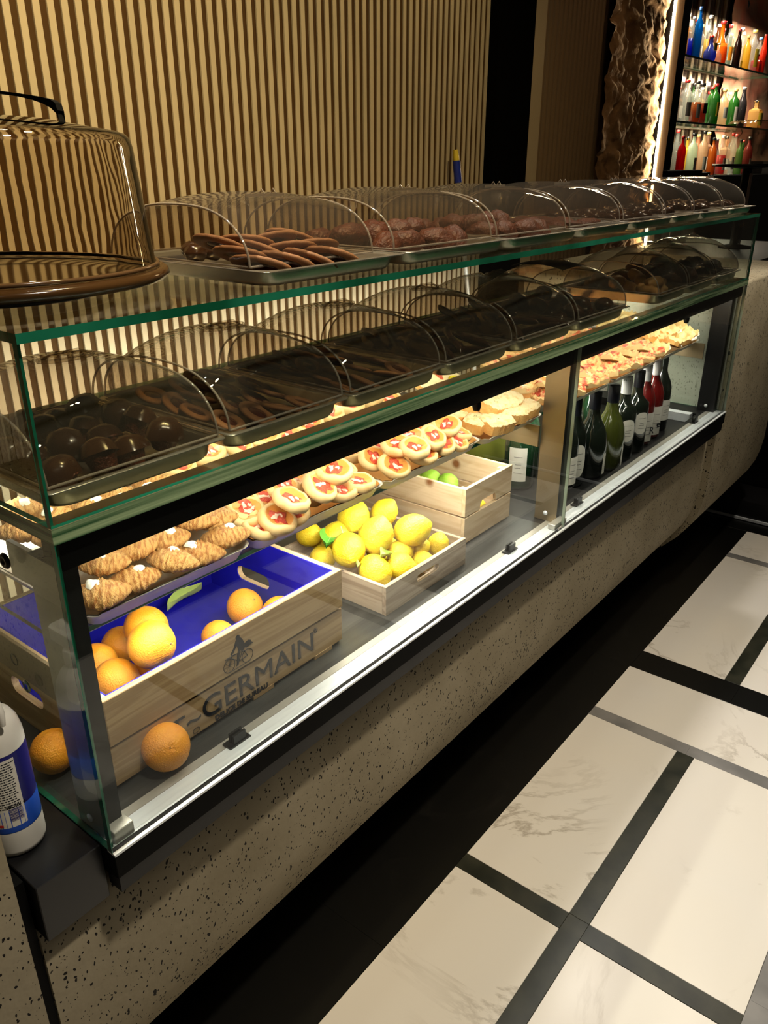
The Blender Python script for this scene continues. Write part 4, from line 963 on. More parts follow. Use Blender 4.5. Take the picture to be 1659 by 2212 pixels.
# ================================================================ STEEL PANS, COVERS AND THEIR CONTENTS
def steel_pan(x0, x1, y0, y1, z0, h, label, grp):
    t = thing('steel_pan', label, 'pan', ((x0 + x1) / 2, y0, z0), group=grp)
    lx = (x1 - x0) / 2; ly = y1 - y0; m = MB()
    out = [rrect(-lx + d, lx - d, d, ly - d, r, z, 6) for d, z, r in ((.030, 0, .020), (.018, .002, .028), (.013, .008, .03), (.010, h - .004, .03), (.009, h - .002, .03), (.001, h - .002, .012), (0, h - .001, .012), (.001, h, .012), (.009, h, .028), (.012, h - .004, .028), (.015, .009, .028), (.020, .0035, .026), (.032, .002, .018))]
    m.grid(out, False, True, 0, True); n = len(out[0]); m.add(out[0], [tuple(range(n))[::-1]]); m.add(out[-1], [tuple(range(n))])
    m.obj('pan_body', 'steel', t); return t
def cover(x0, x1, y0, y1, z0, he, hm, label, grp, knob=True):
    t = thing('food_cover', label, 'cover', ((x0 + x1) / 2, y0, z0), group=grp)
    lx = (x1 - x0) / 2; ly = y1 - y0; nx, ny = 14, 34
    def prof(s_):  # s_ in -1..1 across the depth
        return max(0.0, 1 - abs(s_) ** 2.7) ** (1 / 2.1)
    def P(u, s_, inset=0.0):
        h_ = he + (hm - he) * (1 - abs(u) ** 2.2)
        return (u * lx, ly * .5 + s_ * ly * .5 * (1 - inset), .003 + h_ * prof(s_))
    ss = [math.sin(math.pi * .5 * (-1 + 2 * j / ny)) for j in range(ny + 1)]
    m = MB(); m.grid([[P(-1 + 2 * i / nx, s_) for s_ in ss] for i in range(nx + 1)]); m.obj('clear_shell', 'acrylic', t)
    for sd in (-1, 1):
        arch = [P(sd, s_) for s_ in ss]; e = MB(); n = len(arch)
        e.grid([[(p[0], p[1], .003) for p in arch], arch], smooth=False); e.obj('end_panel', 'acrylic', t)
        MB().tube(arch, .0019, 6).obj('arch_edge', 'acrylic_edge', t)
    MB().tube([(-lx, 0, .003), (lx, 0, .003)], .0020, 6).tube([(-lx, ly, .003), (lx, ly, .003)], .0020, 6).tube([(-lx, 0, .003), (-lx, ly, .003)], .0016, 6).tube([(lx, 0, .003), (lx, ly, .003)], .0016, 6).obj('bottom_edge', 'acrylic_edge', t)
    if knob:
        k = MB(); a_ = .040; b_ = .020; zc = .003 + hm
        for rr, dz, rad in ((1, .001, .0022), (.8, .003, .0014)):
            k.tube([(a_ * rr * math.cos(q * .3927), ly * .46 + b_ * rr * math.sin(q * .3927), zc + dz) for q in range(16)], rad, 6, 0, True)
        k.tube([(-.034, ly * .46, zc + .002), (-.02, ly * .46, zc + .008), (.02, ly * .46, zc + .008), (.034, ly * .46, zc + .002)], .0018, 7)
        k.obj('handle', 'acrylic', t)
    else:
        k = MB()
        for dx in (-.012, .012): k.tube([(dx, ly * .33, .003 + hm * .985), (dx, ly * .33 - .004, .003 + hm * .985 + .006), (dx + .003, ly * .33 - .008, .003 + hm * .97)], .0012, 5)
        k.box((-.05, ly * .30, hm * .97), (.03, ly * .305, hm * .975 + .004)); k.obj('handle', 'acrylic_edge', t)
    return t
# contents ----------------------------------------------------
def ringcookie(seed, sx=1.0, sy=.62, ruffle=0.0):
    m = MB(); rows = []; n = 30
    for k in range(n):
        a = 2 * math.pi * k / n; row = []; rf = 1 + ruffle * math.sin(a * 14)
        for q in range(9):
            b = 2 * math.pi * q / 9; rr = .74 + .26 * math.cos(b) * rf
            row.append((sx * rr * math.cos(a), sy * rr * math.sin(a) * (1.0), .10 + .10 * math.sin(b)))
        rows.append(row)
    return m.grid(rows, True, True).mesh('ring_biscuit', 'biscuit')
rc1 = ringcookie(1, 1, .66); rc2 = ringcookie(2, 1, .56, .10)
jm = MB().lathe([(0, .20), (.45, .18), (.58, .10), (.5, .04), (0, .04)], 18, cap=False).mesh('jam_filling', 'jam')
def cookie(x, y, z, s_, rot, label, grp, me, js):
    o = link('ring_biscuit', me); o.location = (x, y, z); o.scale = (s_,) * 3; o.rotation_euler = rot; tag(o, label, 'biscuit', grp)
    j = link('jam_filling', jm, o); j.scale = js; return o
mufm = blob('muffin_top', 'choc', 4, 16, .8, .25); mufb = MB().lathe([(.6, -.75), (.8, -.1), (.95, 0), (.7, .1)], 16).mesh('muffin', 'brownp')
chk = MB()
for _i in range(3): pass
stickm = []
for s0 in (1, 5):
    rows = []; 
    for i in range(15):
        u = -1 + 2 * i / 14; e = (1 - abs(u) ** 5) ** .5; row = []
        for k in range(10):
            a = 2 * math.pi * k / 10; rr = .15 * e * (1 + .25 * noise.noise(Vector((u * 4 + s0, math.cos(a) * 1.5, math.sin(a) * 1.5))))
            row.append((u, rr * math.cos(a) + .05 * math.sin(u * 4 + s0), rr * math.sin(a)))
        rows.append(row)
    stickm.append(rows)
def stick(mat): return [MB().grid(r, False, True).mesh('stick', mat) for r in stickm]
st_choc = stick('choc'); st_bread = stick('bread')
def lump(mat, seed):
    rows = []
    for i in range(15):
        th = math.pi * i / 14; row = []
        for k in range(20):
            ph = 2 * math.pi * k / 20; d = Vector((math.sin(th) * math.cos(ph), math.sin(th) * math.sin(ph), math.cos(th)))
            r = 1 + .16 * noise.noise(d * 1.6 + Vector((seed, 0, 0))) + .10 * noise.noise(d * 5 + Vector((seed, 0, 0)))
            row.append((d.x * r, d.y * r * .8, d.z * r * .62))
        rows.append(row)
    return MB().grid(rows[::-1], False, True).mesh('pastry', mat)
lb = [lump('brownp', s_) for s_ in (1, 5, 9)]; lc_ = [lump('choc', s_) for s_ in (2, 6)]; lr = [lump('bread', s_) for s_ in (3, 7)]
def scatter(x0, x1, y0, y1, z, nx, ny, fn):
    k = 0
    for j in range(ny):
        for i in range(nx):
            fn(k, x0 + (x1 - x0) * (i + .5 + random.uniform(-.2, .2)) / nx, y0 + (y1 - y0) * (j + .5 + random.uniform(-.2, .2)) / ny, z, i, j); k += 1
WH = ['left', 'centre-left', 'centre', 'centre-right', 'right', 'far right']
def where(i, nx, j, ny):
    col = 'middle' if nx == 1 else (['left', 'right'] if nx == 2 else ['left', 'middle', 'right'] if nx == 3 else ['left', 'second', 'third', 'right'] if nx == 4 else ['left', 'second', 'middle', 'fourth', 'right'])[i]
    row = (['front', 'rear'] if ny == 2 else ['front', 'middle', 'rear'] if ny == 3 else ['front', 'second', 'third', 'rear'] if ny == 4 else ['front', 'second', 'middle', 'fourth', 'rear'])[j]
    return f'{row} row, {col}'
ZL = ZT + .0015; HL = .030; ZR = ZL + HL
lows = [(.012, .288), (.292, .552), (.556, .832), (.836, 1.102), (1.106, 1.402), (1.406, 1.712), None, (1.930, 2.190), (2.194, 2.452), (2.456, 2.722)]
GL = 'steel pans on the thick lower glass shelf'; GC = 'clear covers on the lower glass shelf'
desc = ['dark chocolate muffins', 'jam ring biscuits', 'jam ring biscuits', 'long chocolate sticks', 'dark chocolate strips', 'small dark pastries', '', 'pale bread rolls', 'brown stuffed rolls', 'dark glazed rolls']
nth = ['leftmost', 'second', 'third', 'fourth', 'fifth', 'sixth', '', 'seventh', 'eighth', 'ninth and last']
for i, xx in enumerate(lows):
    if not xx: continue
    x0, x1 = xx; d = desc[i]; n = nth[i]; Y0, Y1 = .022, .350
    steel_pan(x0, x1, Y0, Y1, ZL, HL, f'steel pan of {d} on the lower shelf, {n} of its row', GL)
    cover(x0 + .010, x1 - .008, Y0 + .014, Y1 - .012, ZR, .081, .112, f'clear arched cover over the {d}, {n} on the lower glass shelf', GC)
    a, b = x0 + .03, x1 - .03; zb = ZL + .006
    gp = f'{d} under the {n} lower cover'
    if i == 0:
        def f(k, x, y, z, u, v, gp=gp):
            o = link('muffin', mufb); o.location = (x, y, z + .022 + .012 * (k % 2)); o.scale = (.026, .026, .028); tag(o, f'dark chocolate muffin in the leftmost lower pan, {where(u, 4, v, 4)}', 'muffin', gp); o.rotation_euler = (random.uniform(-.5, .5), random.uniform(-.5, .5), k)
            link('muffin_top', mufm, o, (0, 0, .0))
        scatter(a, b, .055, .31, zb, 4, 4, f)
    elif i in (1, 2):
        def f(k, x, y, z, u, v, gp=gp, n=n): cookie(x, y, z + .010 + .004 * v, .042, (random.uniform(.2, .45), random.uniform(-.2, .2), random.uniform(.9, 1.5)), f'ring biscuit with dark jam under the {n} lower cover, {where(u, 4, v, 4)}', gp, rc1, (.95, .62, .8))
        scatter(a, b, .055, .31, zb + .004, 4, 4, f)
    elif i in (3, 4, 5):
        def f(k, x, y, z, u, v, gp=gp, n=n, i=i):
            o = link('chocolate_stick' if i < 5 else 'dark_pastry', st_choc[k % 2] if i < 5 else lc_[k % 2]); s_ = .055 if i < 5 else .030
            o.scale = (s_, s_, s_); o.location = (x, y, z + .012 + .012 * ((k * 7) % 3)); o.rotation_euler = (random.uniform(-.3, .3), random.uniform(-.35, .35), 1.2 + random.uniform(-.6, .6))
            tag(o, f'{"dark chocolate stick" if i < 5 else "small dark pastry"} under the {n} lower cover, {where(u, 5, v, 3)}', 'chocolate' if i < 5 else 'pastry', gp)
        scatter(a, b, .055, .31, zb + .004, 5, 3, f)
    else:
        def f(k, x, y, z, u, v, gp=gp, n=n, i=i):
            me = (st_bread if i == 7 else lb if i == 8 else lc_); o = link('bread_roll', me[k % 2]); s_ = (.066 if i == 7 else .036); q = 1.8 if i == 7 else 1.0
            o.scale = (s_, s_ * q, s_ * q); o.location = (x, y, z + .024 + .020 * (k % 2)); o.rotation_euler = (0, random.uniform(-.2, .2), .5 + random.uniform(-.4, .4) + (0 if i == 7 else 1))
            tag(o, f'{["pale long bread roll", "brown stuffed roll", "dark glazed roll"][i - 7]} under the {n} lower cover, {where(u, 3, v, 3)}', 'bread roll', gp)
        scatter(a + .01, b - .01, .055, .31, zb, 3, 3, f)
# dark sheet lying over the sixth cover
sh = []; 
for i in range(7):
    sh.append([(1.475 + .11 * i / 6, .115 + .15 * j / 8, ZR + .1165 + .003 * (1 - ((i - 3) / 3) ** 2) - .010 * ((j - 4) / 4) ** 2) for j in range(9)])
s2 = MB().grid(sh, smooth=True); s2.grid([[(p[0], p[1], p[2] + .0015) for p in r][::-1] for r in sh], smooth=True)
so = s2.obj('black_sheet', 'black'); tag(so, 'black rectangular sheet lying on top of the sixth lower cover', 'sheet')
# ---------------- upper row
ups = [(.364, .668), (.690, 1.018), (1.022, 1.338), (1.342, 1.638), (1.642, 1.932), (1.936, 2.170), (2.174, 2.450), (2.454, 2.712)]
ud = ['long jam biscuits', 'brown sugared pastries', 'brown crumbly pastries', 'flat brown biscuits', 'small dark cakes', 'dark truffles', 'dark sliced cake', 'dark fruit cake']
GU = 'steel pans on the top glass shelf'; GUC = 'clear covers on the top glass shelf'
un = ['leftmost', 'second', 'third', 'fourth', 'fifth', 'sixth', 'seventh', 'rightmost']
ZU2 = ZV + .0012; HU = .024
for i, (x0, x1) in enumerate(ups):
    steel_pan(x0, x1 + .015 if i < 7 else x1, .008, .375, ZU2 + (.0007 * (i % 2)), HU, f'shallow steel pan of {ud[i]} on the top glass shelf, {un[i]} of its row', GU)
    cover(x0 + .008, x1 - .028 if i == 0 else x1 - .010, .048, .352, ZU2 + HU, .078, .092, f'clear roll-top cover over the {ud[i]}, {un[i]} on the top glass shelf', GUC, False)
    gp = f'{ud[i]} under the {un[i]} top cover'; zb = ZU2 + .006
    if i == 0:
        for k in range(12):
            u, v = k % 4, k // 4
            cookie(x0 + .040 + .050 * u + .008 * v, .060 + .05 * v, zb + .016 + .010 * v, .046, (.55, random.uniform(-.3, .3), 2.2 + random.uniform(-.3, .3)), f'long jam biscuit with crimped rim in the leftmost top pan, {where(u, 4, v, 3)}', gp, rc2, (.95, .52, .8))
        for k in range(12):
            o = link('dark_biscuit', lc_[k % 2]); o.location = (x0 + .10 + .017 * k, .275 + .03 * (k % 2), zb + .020); o.scale = (.020, .022, .024); tag(o, f'round dark biscuit at the rear of the leftmost top pan, {ORD[k]} from the left', 'biscuit', 'dark round biscuits behind the jam ones')
    else:
        def f(k, x, y, z, u, v, gp=gp, i=i):
            me = lb if i in (1, 2, 3) else lc_; o = link('brown_pastry' if i < 4 else 'dark_pastry', me[k % 2]); s_ = (.034, .034, .028, .024, .022, .024, .026)[i - 1]
            o.scale = (s_ * 1.15, s_, s_ * (1.15 if i != 3 else .5)); o.location = (x, y, z + .018 + (.012 if v == 1 and i in (1, 2) else 0)); o.rotation_euler = (random.uniform(-.3, .3), random.uniform(-.3, .3), random.uniform(0, 3))
            tag(o, f'{ud[i][:-1] if ud[i].endswith("s") and not ud[i].endswith("ies") else ud[i].replace("ies", "y")} in the {un[i]} top pan, {where(u, 4, v, 3)}', 'pastry', gp)
        scatter(x0 + .03, x1 - .03, .06, .30, zb, 4, 3, f)
# ================================================================ CAKE STAND ON THE LEFT
cs = thing('cake_stand', 'brown cake stand with a tall clear lid at the left end of the top shelf', 'cake stand', (.130, .290, ZV + .001))
MB().lathe([(0, 0), (.150, 0), (.155, .003), (.150, .011), (.12, .013), (0, .013)], 56, cap=False).obj('foot', 'blackmetal', cs)
MB().lathe([(0, .012), (.205, .012), (.226, .015), (.232, .021), (.230, .027), (.222, .031), (.217, .028), (.14, .026), (0, .026)], 80, cap=False).obj('plate', pbr('brown_tray_plastic', (0.050, 0.024, 0.008), 0.12, coat=.6), cs)
lid = MB().lathe([(.219, .031), (.216, .035), (.2135, .037), (.2010, .178), (.1985, .188), (.193, .194), (.183, .1975), (.10, .211), (.04, .2155), (0, .216)], 96, cap=False).obj('domed_lid', 'cake_dome', cs)
MB().tube([(.2165 * math.cos(a * .0698), .2165 * math.sin(a * .0698), .034) for a in range(90)], .0028, 8, 0, True).obj('lid_rim', pbr('brown_rim', (0.10, 0.055, 0.025), .12, coat=.6), lid)
hp = [(.125 * math.cos(R_(a)), 0, .206 + .034 * max(0, math.sin(R_(a))) ** .75) for a in range(0, 181, 10)]
hm_ = MB(); hw = .011
hm_.grid([[(p[0], -hw, p[2]), (p[0], hw, p[2]), (p[0], hw, p[2] + .003 + .010 * abs(p[0] / .125) ** 6), (p[0], -hw, p[2] + .003 + .010 * abs(p[0] / .125) ** 6)] for p in hp], False, True, 0, False)
hd = hm_.obj('handle', 'black', lid); hd.rotation_euler = (0, 0, -.9)
# ================================================================ BOTTLES IN THE CASE
def arc_label(parent, r, z0, z1, a0, a1, mat='paper', name='label', n=14, oval=False):
    """curved paper label on a bottle of radius r, between angles a0..a1 (degrees)"""
    rows = []
    for i in range(n + 1):
        a = R_(a0 + (a1 - a0) * i / n); t = -1 + 2 * i / n
        e = (1 - abs(t) ** 2.4) ** .5 if oval else 1.0; zc = (z0 + z1) / 2; hh = (z1 - z0) / 2 * e
        rows.append([(r * math.cos(a), r * math.sin(a), zc - hh), (r * math.cos(a), r * math.sin(a), zc + hh)])
    return MB().grid(rows, mi=0).obj(name, mat, parent)
def prints(parent, r, zs, a0, a1, mat='ink', th=.0012):
    m = MB()
    for k, z in enumerate(zs):
        b0 = a0 + (a1 - a0) * .08 * (k % 3); b1 = a1 - (a1 - a0) * .10 * ((k * 2) % 3)
        m.grid([[(r * math.cos(R_(b0 + (b1 - b0) * i / 8)), r * math.sin(R_(b0 + (b1 - b0) * i / 8)), z), (r * math.cos(R_(b0 + (b1 - b0) * i / 8)), r * math.sin(R_(b0 + (b1 - b0) * i / 8)), z + th)] for i in range(9)])
    return m.obj('printed_lines', mat, parent)
PB = [(0, .004), (.5, .0), (.9, .001), (1, .03), (1, .50), (.97, .58), (.80, .66), (.55, .73), (.40, .79), (.37, .93), (.385, .935), (.385, .965), (.37, .97), (.36, 1.0), (0, 1.0)]
PBX = [(0, .004), (.5, .0), (.9, .001), (1, .03), (1, .56), (.96, .62), (.62, .67), (.42, .71), (.38, .80), (.37, .95), (.40, .955), (.40, .98), (.36, 1.0), (0, 1.0)]
PBO = [(0, .004), (.6, .0), (.85, .002), (.95, .05), (1.08, .30), (1.10, .40), (1.0, .52), (.75, .62), (.48, .70), (.38, .80), (.37, .95), (.40, .96), (.38, 1.0), (0, 1.0)]
def wine(x, y, z, h, r, mat, cap, label, prof=PB, lab=None, labmat='paper', grp='wine bottles in the right half of the case'):
    h *= .98; t = thing('wine_bottle', label, 'bottle', (x, y, z), (0, 0, random.uniform(-.1, .1)), grp)
    MB().lathe([(a * r, b * h) for a, b in prof], 28, cap=False).obj('glass_body', mat, t)
    MB().lathe([(.40 * r, .80 * h), (.405 * r, .99 * h), (.38 * r, 1.003 * h), (0, 1.004 * h)], 18, cap=False).obj('capsule', cap, t)
    if lab:
        z0, z1, a0, a1, ov = lab; l = arc_label(t, r * (1.012 if prof is not PBO else 1.075), z0 * h, z1 * h, a0, a1, labmat, oval=ov)
        prints(l, r * (1.02 if prof is not PBO else 1.085), [h * (z0 + (z1 - z0) * q) for q in (.25, .4, .5, .72)], a0 + (a1 - a0) * .3, a1 - (a1 - a0) * .25)
    return t
VA = 232  # angle of the side that faces the aisle and the camera
WBT = [(1.645, .145, -.001, .255, .040, 'winedark', 'capsule', 'dark wine bottle with square white label, next to the middle post', PB, (.06, .40, VA - 35, VA + 55, False)),
       (1.745, .165, -.030, .280, .040, 'winedark', 'capsule', 'dark wine bottle with rounded pink and white label, second from the post', PB, (.12, .50, VA - 50, VA + 45, True)),
       (1.845, .150, -.030, .280, .045, 'winedark', 'capsule', 'bulbous black bottle with a narrow white label, third from the post', PBO, (.06, .38, VA + 30, VA + 75, False)),
       (1.945, .135, -.030, .282, .045, 'winegreen', 'capsule', 'bulbous olive green bottle with a narrow white label', PBO, (.06, .38, VA + 30, VA + 75, False)),
       (2.060, .140, -.030, .285, .042, 'winedark', 'capsw', 'dark sparkling wine bottle with a half-round white label, nearer the post', PBX, (.25, .52, VA - 40, VA + 40, True)),
       (2.165, .140, -.030, .285, .042, 'winedark', 'capsule', 'dark sparkling wine bottle with half-round white label, beside the rose wine', PBX, (.25, .52, VA - 40, VA + 40, True)),
       (2.260, .150, -.030, .285, .039, 'winered', 'capsw', 'rose wine bottle with a large letter on white label, left of the two', PB, (.05, .42, VA - 35, VA + 50, False)),
       (2.355, .155, -.030, .288, .039, 'winered', 'capsw', 'rose wine bottle with a curl on its white label, right of the two', PB, (.05, .42, VA - 35, VA + 50, False)),
       (2.455, .165, -.030, .288, .040, 'winedark', 'winedark', 'slim dark wine bottle with white label, last before the right end glass', PB, (.15, .42, VA - 20, VA + 60, False)),
       (1.90, .245, -.030, .28, .038, 'winedark', 'capsule', 'dark bottle standing behind the two bulbous ones', PB, (.2, .5, VA, VA + 60, False)),
       (2.02, .245, -.030, .28, .038, 'winegreen2', 'capsw', 'green bottle standing behind the sparkling wine', PB, (.2, .5, VA, VA + 60, False))]
for a in WBT:
    w = wine(*a)
    if 'large letter' in a[7] or 'curl' in a[7]:
        r = a[4] * 1.03; 
        tm = text_mesh('R' if 'letter' in a[7] else 'e', .034, 'ink', .0006, .0005)
        an = R_(VA + 15); o = link('lettering', tm, w, (r * math.cos(an) * 1.01 - .009 * math.sin(-an), r * math.sin(an) * 1.01 - .009 * math.cos(an) * -1, .045), (math.pi / 2, 0, an + math.pi / 2))
wine(1.635, .285, -.030, .285, .046, 'winegreen2', 'winedark', 'large dark green bottle left of the middle post', PB, (.10, .48, VA - 60, VA + 10, False), grp=None)
wine(1.735, .320, -.030, .285, .043, 'winegreen2', 'winedark', 'dark green bottle half hidden by the middle post', PB, None, grp=None)
yb = thing('yellow_container', 'yellow green round container behind the big green bottle', 'container', (1.790, .50, -.030))
MB().lathe([(0, 0), (.070, 0), (.078, .01), (.080, .10), (.074, .14), (.05, .16), (0, .16)], 30, cap=False).obj('tub', pbr('olive_plastic', (.42, .46, .08), .3), yb)
MB().lathe([(.081, .098), (.083, .10), (.083, .108), (.08, .11)], 30, cap=False).obj('rim', 'yellowp', yb)
# clear plastic cup on the base beside the lone orange
cp = thing('plastic_cup', 'small clear plastic hook lying by the orange at the left glass end', 'plastic hook', (.050, .135, .001))
MB().tube([(.012 * math.cos(R_(a)), .012 * math.sin(R_(a)), .004 + a * .00004) for a in range(0, 300, 20)], .0028, 8).obj('loop', 'acrylic_edge', cp); MB().box((-.004, -.035, 0), (.006, -.012, .006), 0, bev=.001).obj('clip', 'alu', cp)
cp.name = 'plastic_hook'
# ================================================================ SPRAY BOTTLE ON THE LEDGE
sb = thing('spray_bottle', 'white and blue cleaning spray bottle standing on the dark ledge', 'spray bottle', (-.066, .128, 0.001), (0, 0, 0))
r = .037
MB().lathe([(0, 0), (.85 * r, 0), (.97 * r, .003), (r, .010), (r, .044)], 40, cap=False).obj('base_cup', 'white', sb)
MB().lathe([(r * .985, .044), (r * .995, .046), (r * .995, .082), (r * .985, .084)], 40, cap=False).obj('blue_band', 'sprayblue', sb)
MB().lathe([(r * .985, .083), (r * .985, .165), (r * .96, .170)], 40, cap=False).obj('wrap_label', 'spraynavy', sb)
MB().lathe([(r * .98, .170), (r * .97, .185), (r * .88, .203), (r * .70, .216), (r * .42, .224), (r * .36, .232), (0, .232)], 40, cap=False).obj('shoulder', 'white', sb)
VB = 235
l = arc_label(sb, r * .995, .054, .164, VB - 75, VB + 40, 'paper', 'printed_panel', 20)
zs = [.158 - .0040 * k for k in range(19)]
tx = MB()
for k, z in enumerate(zs):
    a = VB - 42
    while a < VB + 34 - (k * 7) % 9:
        w_ = random.uniform(2.5, 7); 
        tx.grid([[(r * 1.0 * math.cos(R_(a + w_ * i / 2)), r * 1.0 * math.sin(R_(a + w_ * i / 2)), z), (r * 1.0 * math.cos(R_(a + w_ * i / 2)), r * 1.0 * math.sin(R_(a + w_ * i / 2)), z + .0017)] for i in range(3)], smooth=False)
        a += w_ + 1.6
o = tx.obj('printed_lines', 'ink', l); o['kind'] = 'stuff'
bc = MB()
for k in range(16):
    z = .064 + .0013 * k + .0004 * (k % 3)
    bc.grid([[(r * 1.001 * math.cos(R_(VB + 8 + 26 * i / 6)), r * 1.001 * math.sin(R_(VB + 8 + 26 * i / 6)), z), (r * 1.001 * math.cos(R_(VB + 8 + 26 * i / 6)), r * 1.001 * math.sin(R_(VB + 8 + 26 * i / 6)), z + .0006 + .0004 * (k % 2))] for i in range(7)], smooth=False)
bc.obj('barcode', 'spraynavy', l)
for zc in (.120, .100):
    d = MB(); ac = VB - 52; s_ = .009
    pts = [(0, s_), (s_, 0), (0, -s_), (-s_, 0)]
    d.tube([(r * 1.004 * math.cos(R_(ac + p[0] / r * 57.3)), r * 1.004 * math.sin(R_(ac + p[0] / r * 57.3)), zc + p[1]) for p in pts], .0008, 5, 0, True); d.obj('hazard_mark', 'red', l)
rd = MB(); rd.grid([[(r * 1.002 * math.cos(R_(VB - 18 + 5 * i)), r * 1.002 * math.sin(R_(VB - 18 + 5 * i)), .0565), (r * 1.002 * math.cos(R_(VB - 18 + 5 * i)), r * 1.002 * math.sin(R_(VB - 18 + 5 * i)), .0605)] for i in range(3)], smooth=False); rd.obj('red_print', 'red', l)
tm = text_mesh('580ml e', .0085, 'ink', .0001, .0002)
for v in tm.vertices:
    a = R_(VB + 2) + v.co.x / r; zz = v.co.y; v.co = (r * 1.003 * math.cos(a), r * 1.003 * math.sin(a), .086 + zz)
link('lettering', tm, l)
tr = thing('trigger', '', '', (0, 0, 0)); bpy.data.objects.remove(tr)
hd = MB(); hd.lathe([(.40 * r, .228), (.46 * r, .232), (.46 * r, .250), (.40 * r, .254), (0, .254)], 24, cap=False)
hd.box((-.012, -.013, .252), (.012, .045, .280), 0, bev=.004); hd.obj('spray_head', 'white', sb)
tg = MB(); tg.tube([(0, -.012, .262), (0, -.030, .256), (0, -.040, .236), (0, -.037, .218)], [.005, .0055, .005, .004], 8); tg.obj('trigger', 'white', sb)
MB().lathe([(.004, 0), (.007, .001), (.007, .012), (.003, .014)], 14, 0, Matrix.Translation((0, -.012, .270)) @ Matrix.Rotation(math.pi / 2, 4, 'X')).obj('nozzle', 'white', sb)
# ================================================================ MOP HANDLE
mp_ = thing('mop_handle', 'steel mop handle with blue grip and yellow tip leaning on the slatted wall', 'mop', (2.74, 1.02, FZ), (0, 0, 0))
top = Vector((2.708 - 2.74, 1.27 - 1.02, 1.735)); 
def pt(t): return tuple(top * t)
MB().tube([pt(0.0), pt(.93)], .009, 12).obj('pole', 'alu', mp_); MB().tube([pt(.925), pt(.975)], .0165, 14).obj('blue_grip', 'bluep', mp_)
MB().tube([pt(.975), pt(.985), pt(1.0)], [.0135, .0130, .010], 14).obj('yellow_tip', 'yellowp', mp_)
MB().box((-.12, -.02, 0), (.12, .03, .05), 0, bev=.01).obj('mop_head', 'bluep', mp_)
# ================================================================ BACK BAR
BA = R_(-2.6); bu = Vector((math.cos(BA), math.sin(BA), 0)); bn = Vector((-math.sin(BA), math.cos(BA), 0)); B0 = Vector((5.06, 1.22, 0))
bar = bpy.data.objects.new('back_bar', None); COL.objects.link(bar); bar.location = B0; bar.rotation_euler = (0, 0, BA)
tag(bar, 'lit back bar with three glass shelves of liquor bottles and a dark mirror', 'back bar')
MB().box((.10, .30, -.80), (2.9, .34, 2.3)).obj('mirror_back', 'barback', bar)
for k in range(7): MB().box((.42 + .16 * k, .285, .2), (.46 + .16 * k, .30, 2.3), 0, bev=.003).obj('mirror_strip', 'bronze', bar)
rows = []
for i in range(22):
    rows.append([(1.50 + 1.6 * i / 21, .27 + .05 * noise.fractal(Vector((i * .35, j * .3, 2)), 1, 2, 4), .9 + 1.3 * j / 21) for j in range(22)])
MB().grid(rows[::-1]).obj('plaster_panel', 'redstone', bar)
SHZ = (1.500, 1.132, .805)
for k, z in enumerate(SHZ):
    m = MB(); m.box((.06, 0, z - .012), (2.9 if k else 1.86, .27, z), [0, 0, 1, 1, 1, 1]); m.obj('glass_shelf', ['pane', 'edge'], bar)
    MB().box((.07, .255, z - .020), (1.80, .275, z - .013)).obj('shelf_rail', 'bronze', bar)
    p = B0 + bu * 1.1 + bn * .12
    l = area('bar_light', (p.x, p.y, z + .335), (p.x + bn.x * .08, p.y + bn.y * .08, z), 1.6, .05, 16, (1.0, .86, .66)); l.rotation_euler = (R_(8), 0, BA)
    l.parent = bar; l.matrix_parent_inverse = Matrix.LocRotScale(B0, Euler((0, 0, BA)), None).inverted()
MB().box((.02, -.02, FZ), (2.9, .30, .803), 0, bev=.004).obj('bar_cabinet', 'blackmetal', bar)
LQ = {}
def lq(c, body=.5):
    if min(c) > .7: body = .12
    k = (c, body)
    if k not in LQ: LQ[k] = liquor('liquor_glass', c, body)
    return LQ[k]
PR = {'tall': [(0, .0), (.9, 0), (1, .02), (1, .62), (.9, .70), (.45, .78), (.32, .83), (.30, .95), (.36, .955), (.36, .97), (.30, .975)],
      'round': [(0, 0), (.7, 0), (.95, .06), (1.05, .22), (.95, .42), (.5, .58), (.30, .68), (.28, .92), (.36, .93), (.36, .96), (.3, .97)],
      'square': [(0, 0), (.98, 0), (1, .02), (1, .60), (.92, .66), (.38, .72), (.32, .78), (.32, .93), (.4, .94), (.4, .97), (.3, .975)],
      'slim': [(0, 0), (.9, 0), (1, .02), (.98, .55), (.8, .66), (.5, .76), (.42, .84), (.40, .96), (.46, .97), (.4, .98)]}
def liq(x, d, z, h, r, shape, col, cap, label, lab=None, labc='paper', liquid=None, body=.5, grp=None):
    P = B0 + bu * x + bn * d; t = thing('liquor_bottle', label, 'bottle', (P.x, P.y, z + .0005), (0, 0, BA + random.uniform(-.2, .2)), grp)
    n = 20 if shape != 'square' else 4; rot = Matrix.Rotation(math.pi / 4 if n == 4 else 0, 4, 'Z')
    k = 1.25 if n == 4 else 1
    MB().lathe([(a * r * k, b * h) for a, b in PR[shape]], n, cap=False, mat=rot, smooth=n != 4).obj('glass_body', lq(col, body), t)
    if liquid: MB().lathe([(0, .004), (.93 * r * k, .004), (.93 * r * k, .5 * h), (0, .5 * h)], n, cap=False, mat=rot, smooth=n != 4).obj('liquid', lq(liquid, .75), t)
    MB().lathe([(.38 * r, .93 * h), (.42 * r, .94 * h), (.42 * r, h), (0, h + .001)], 14, cap=False).obj('cap', cap, t)
    if lab: arc_label(t, r * (1.03 if n != 4 else 1.26), lab[0] * h, lab[1] * h, 225, 315, labc, n=6)
    return t
def capm(c, nm='bottle_cap'): return pbr(nm, c, .35)
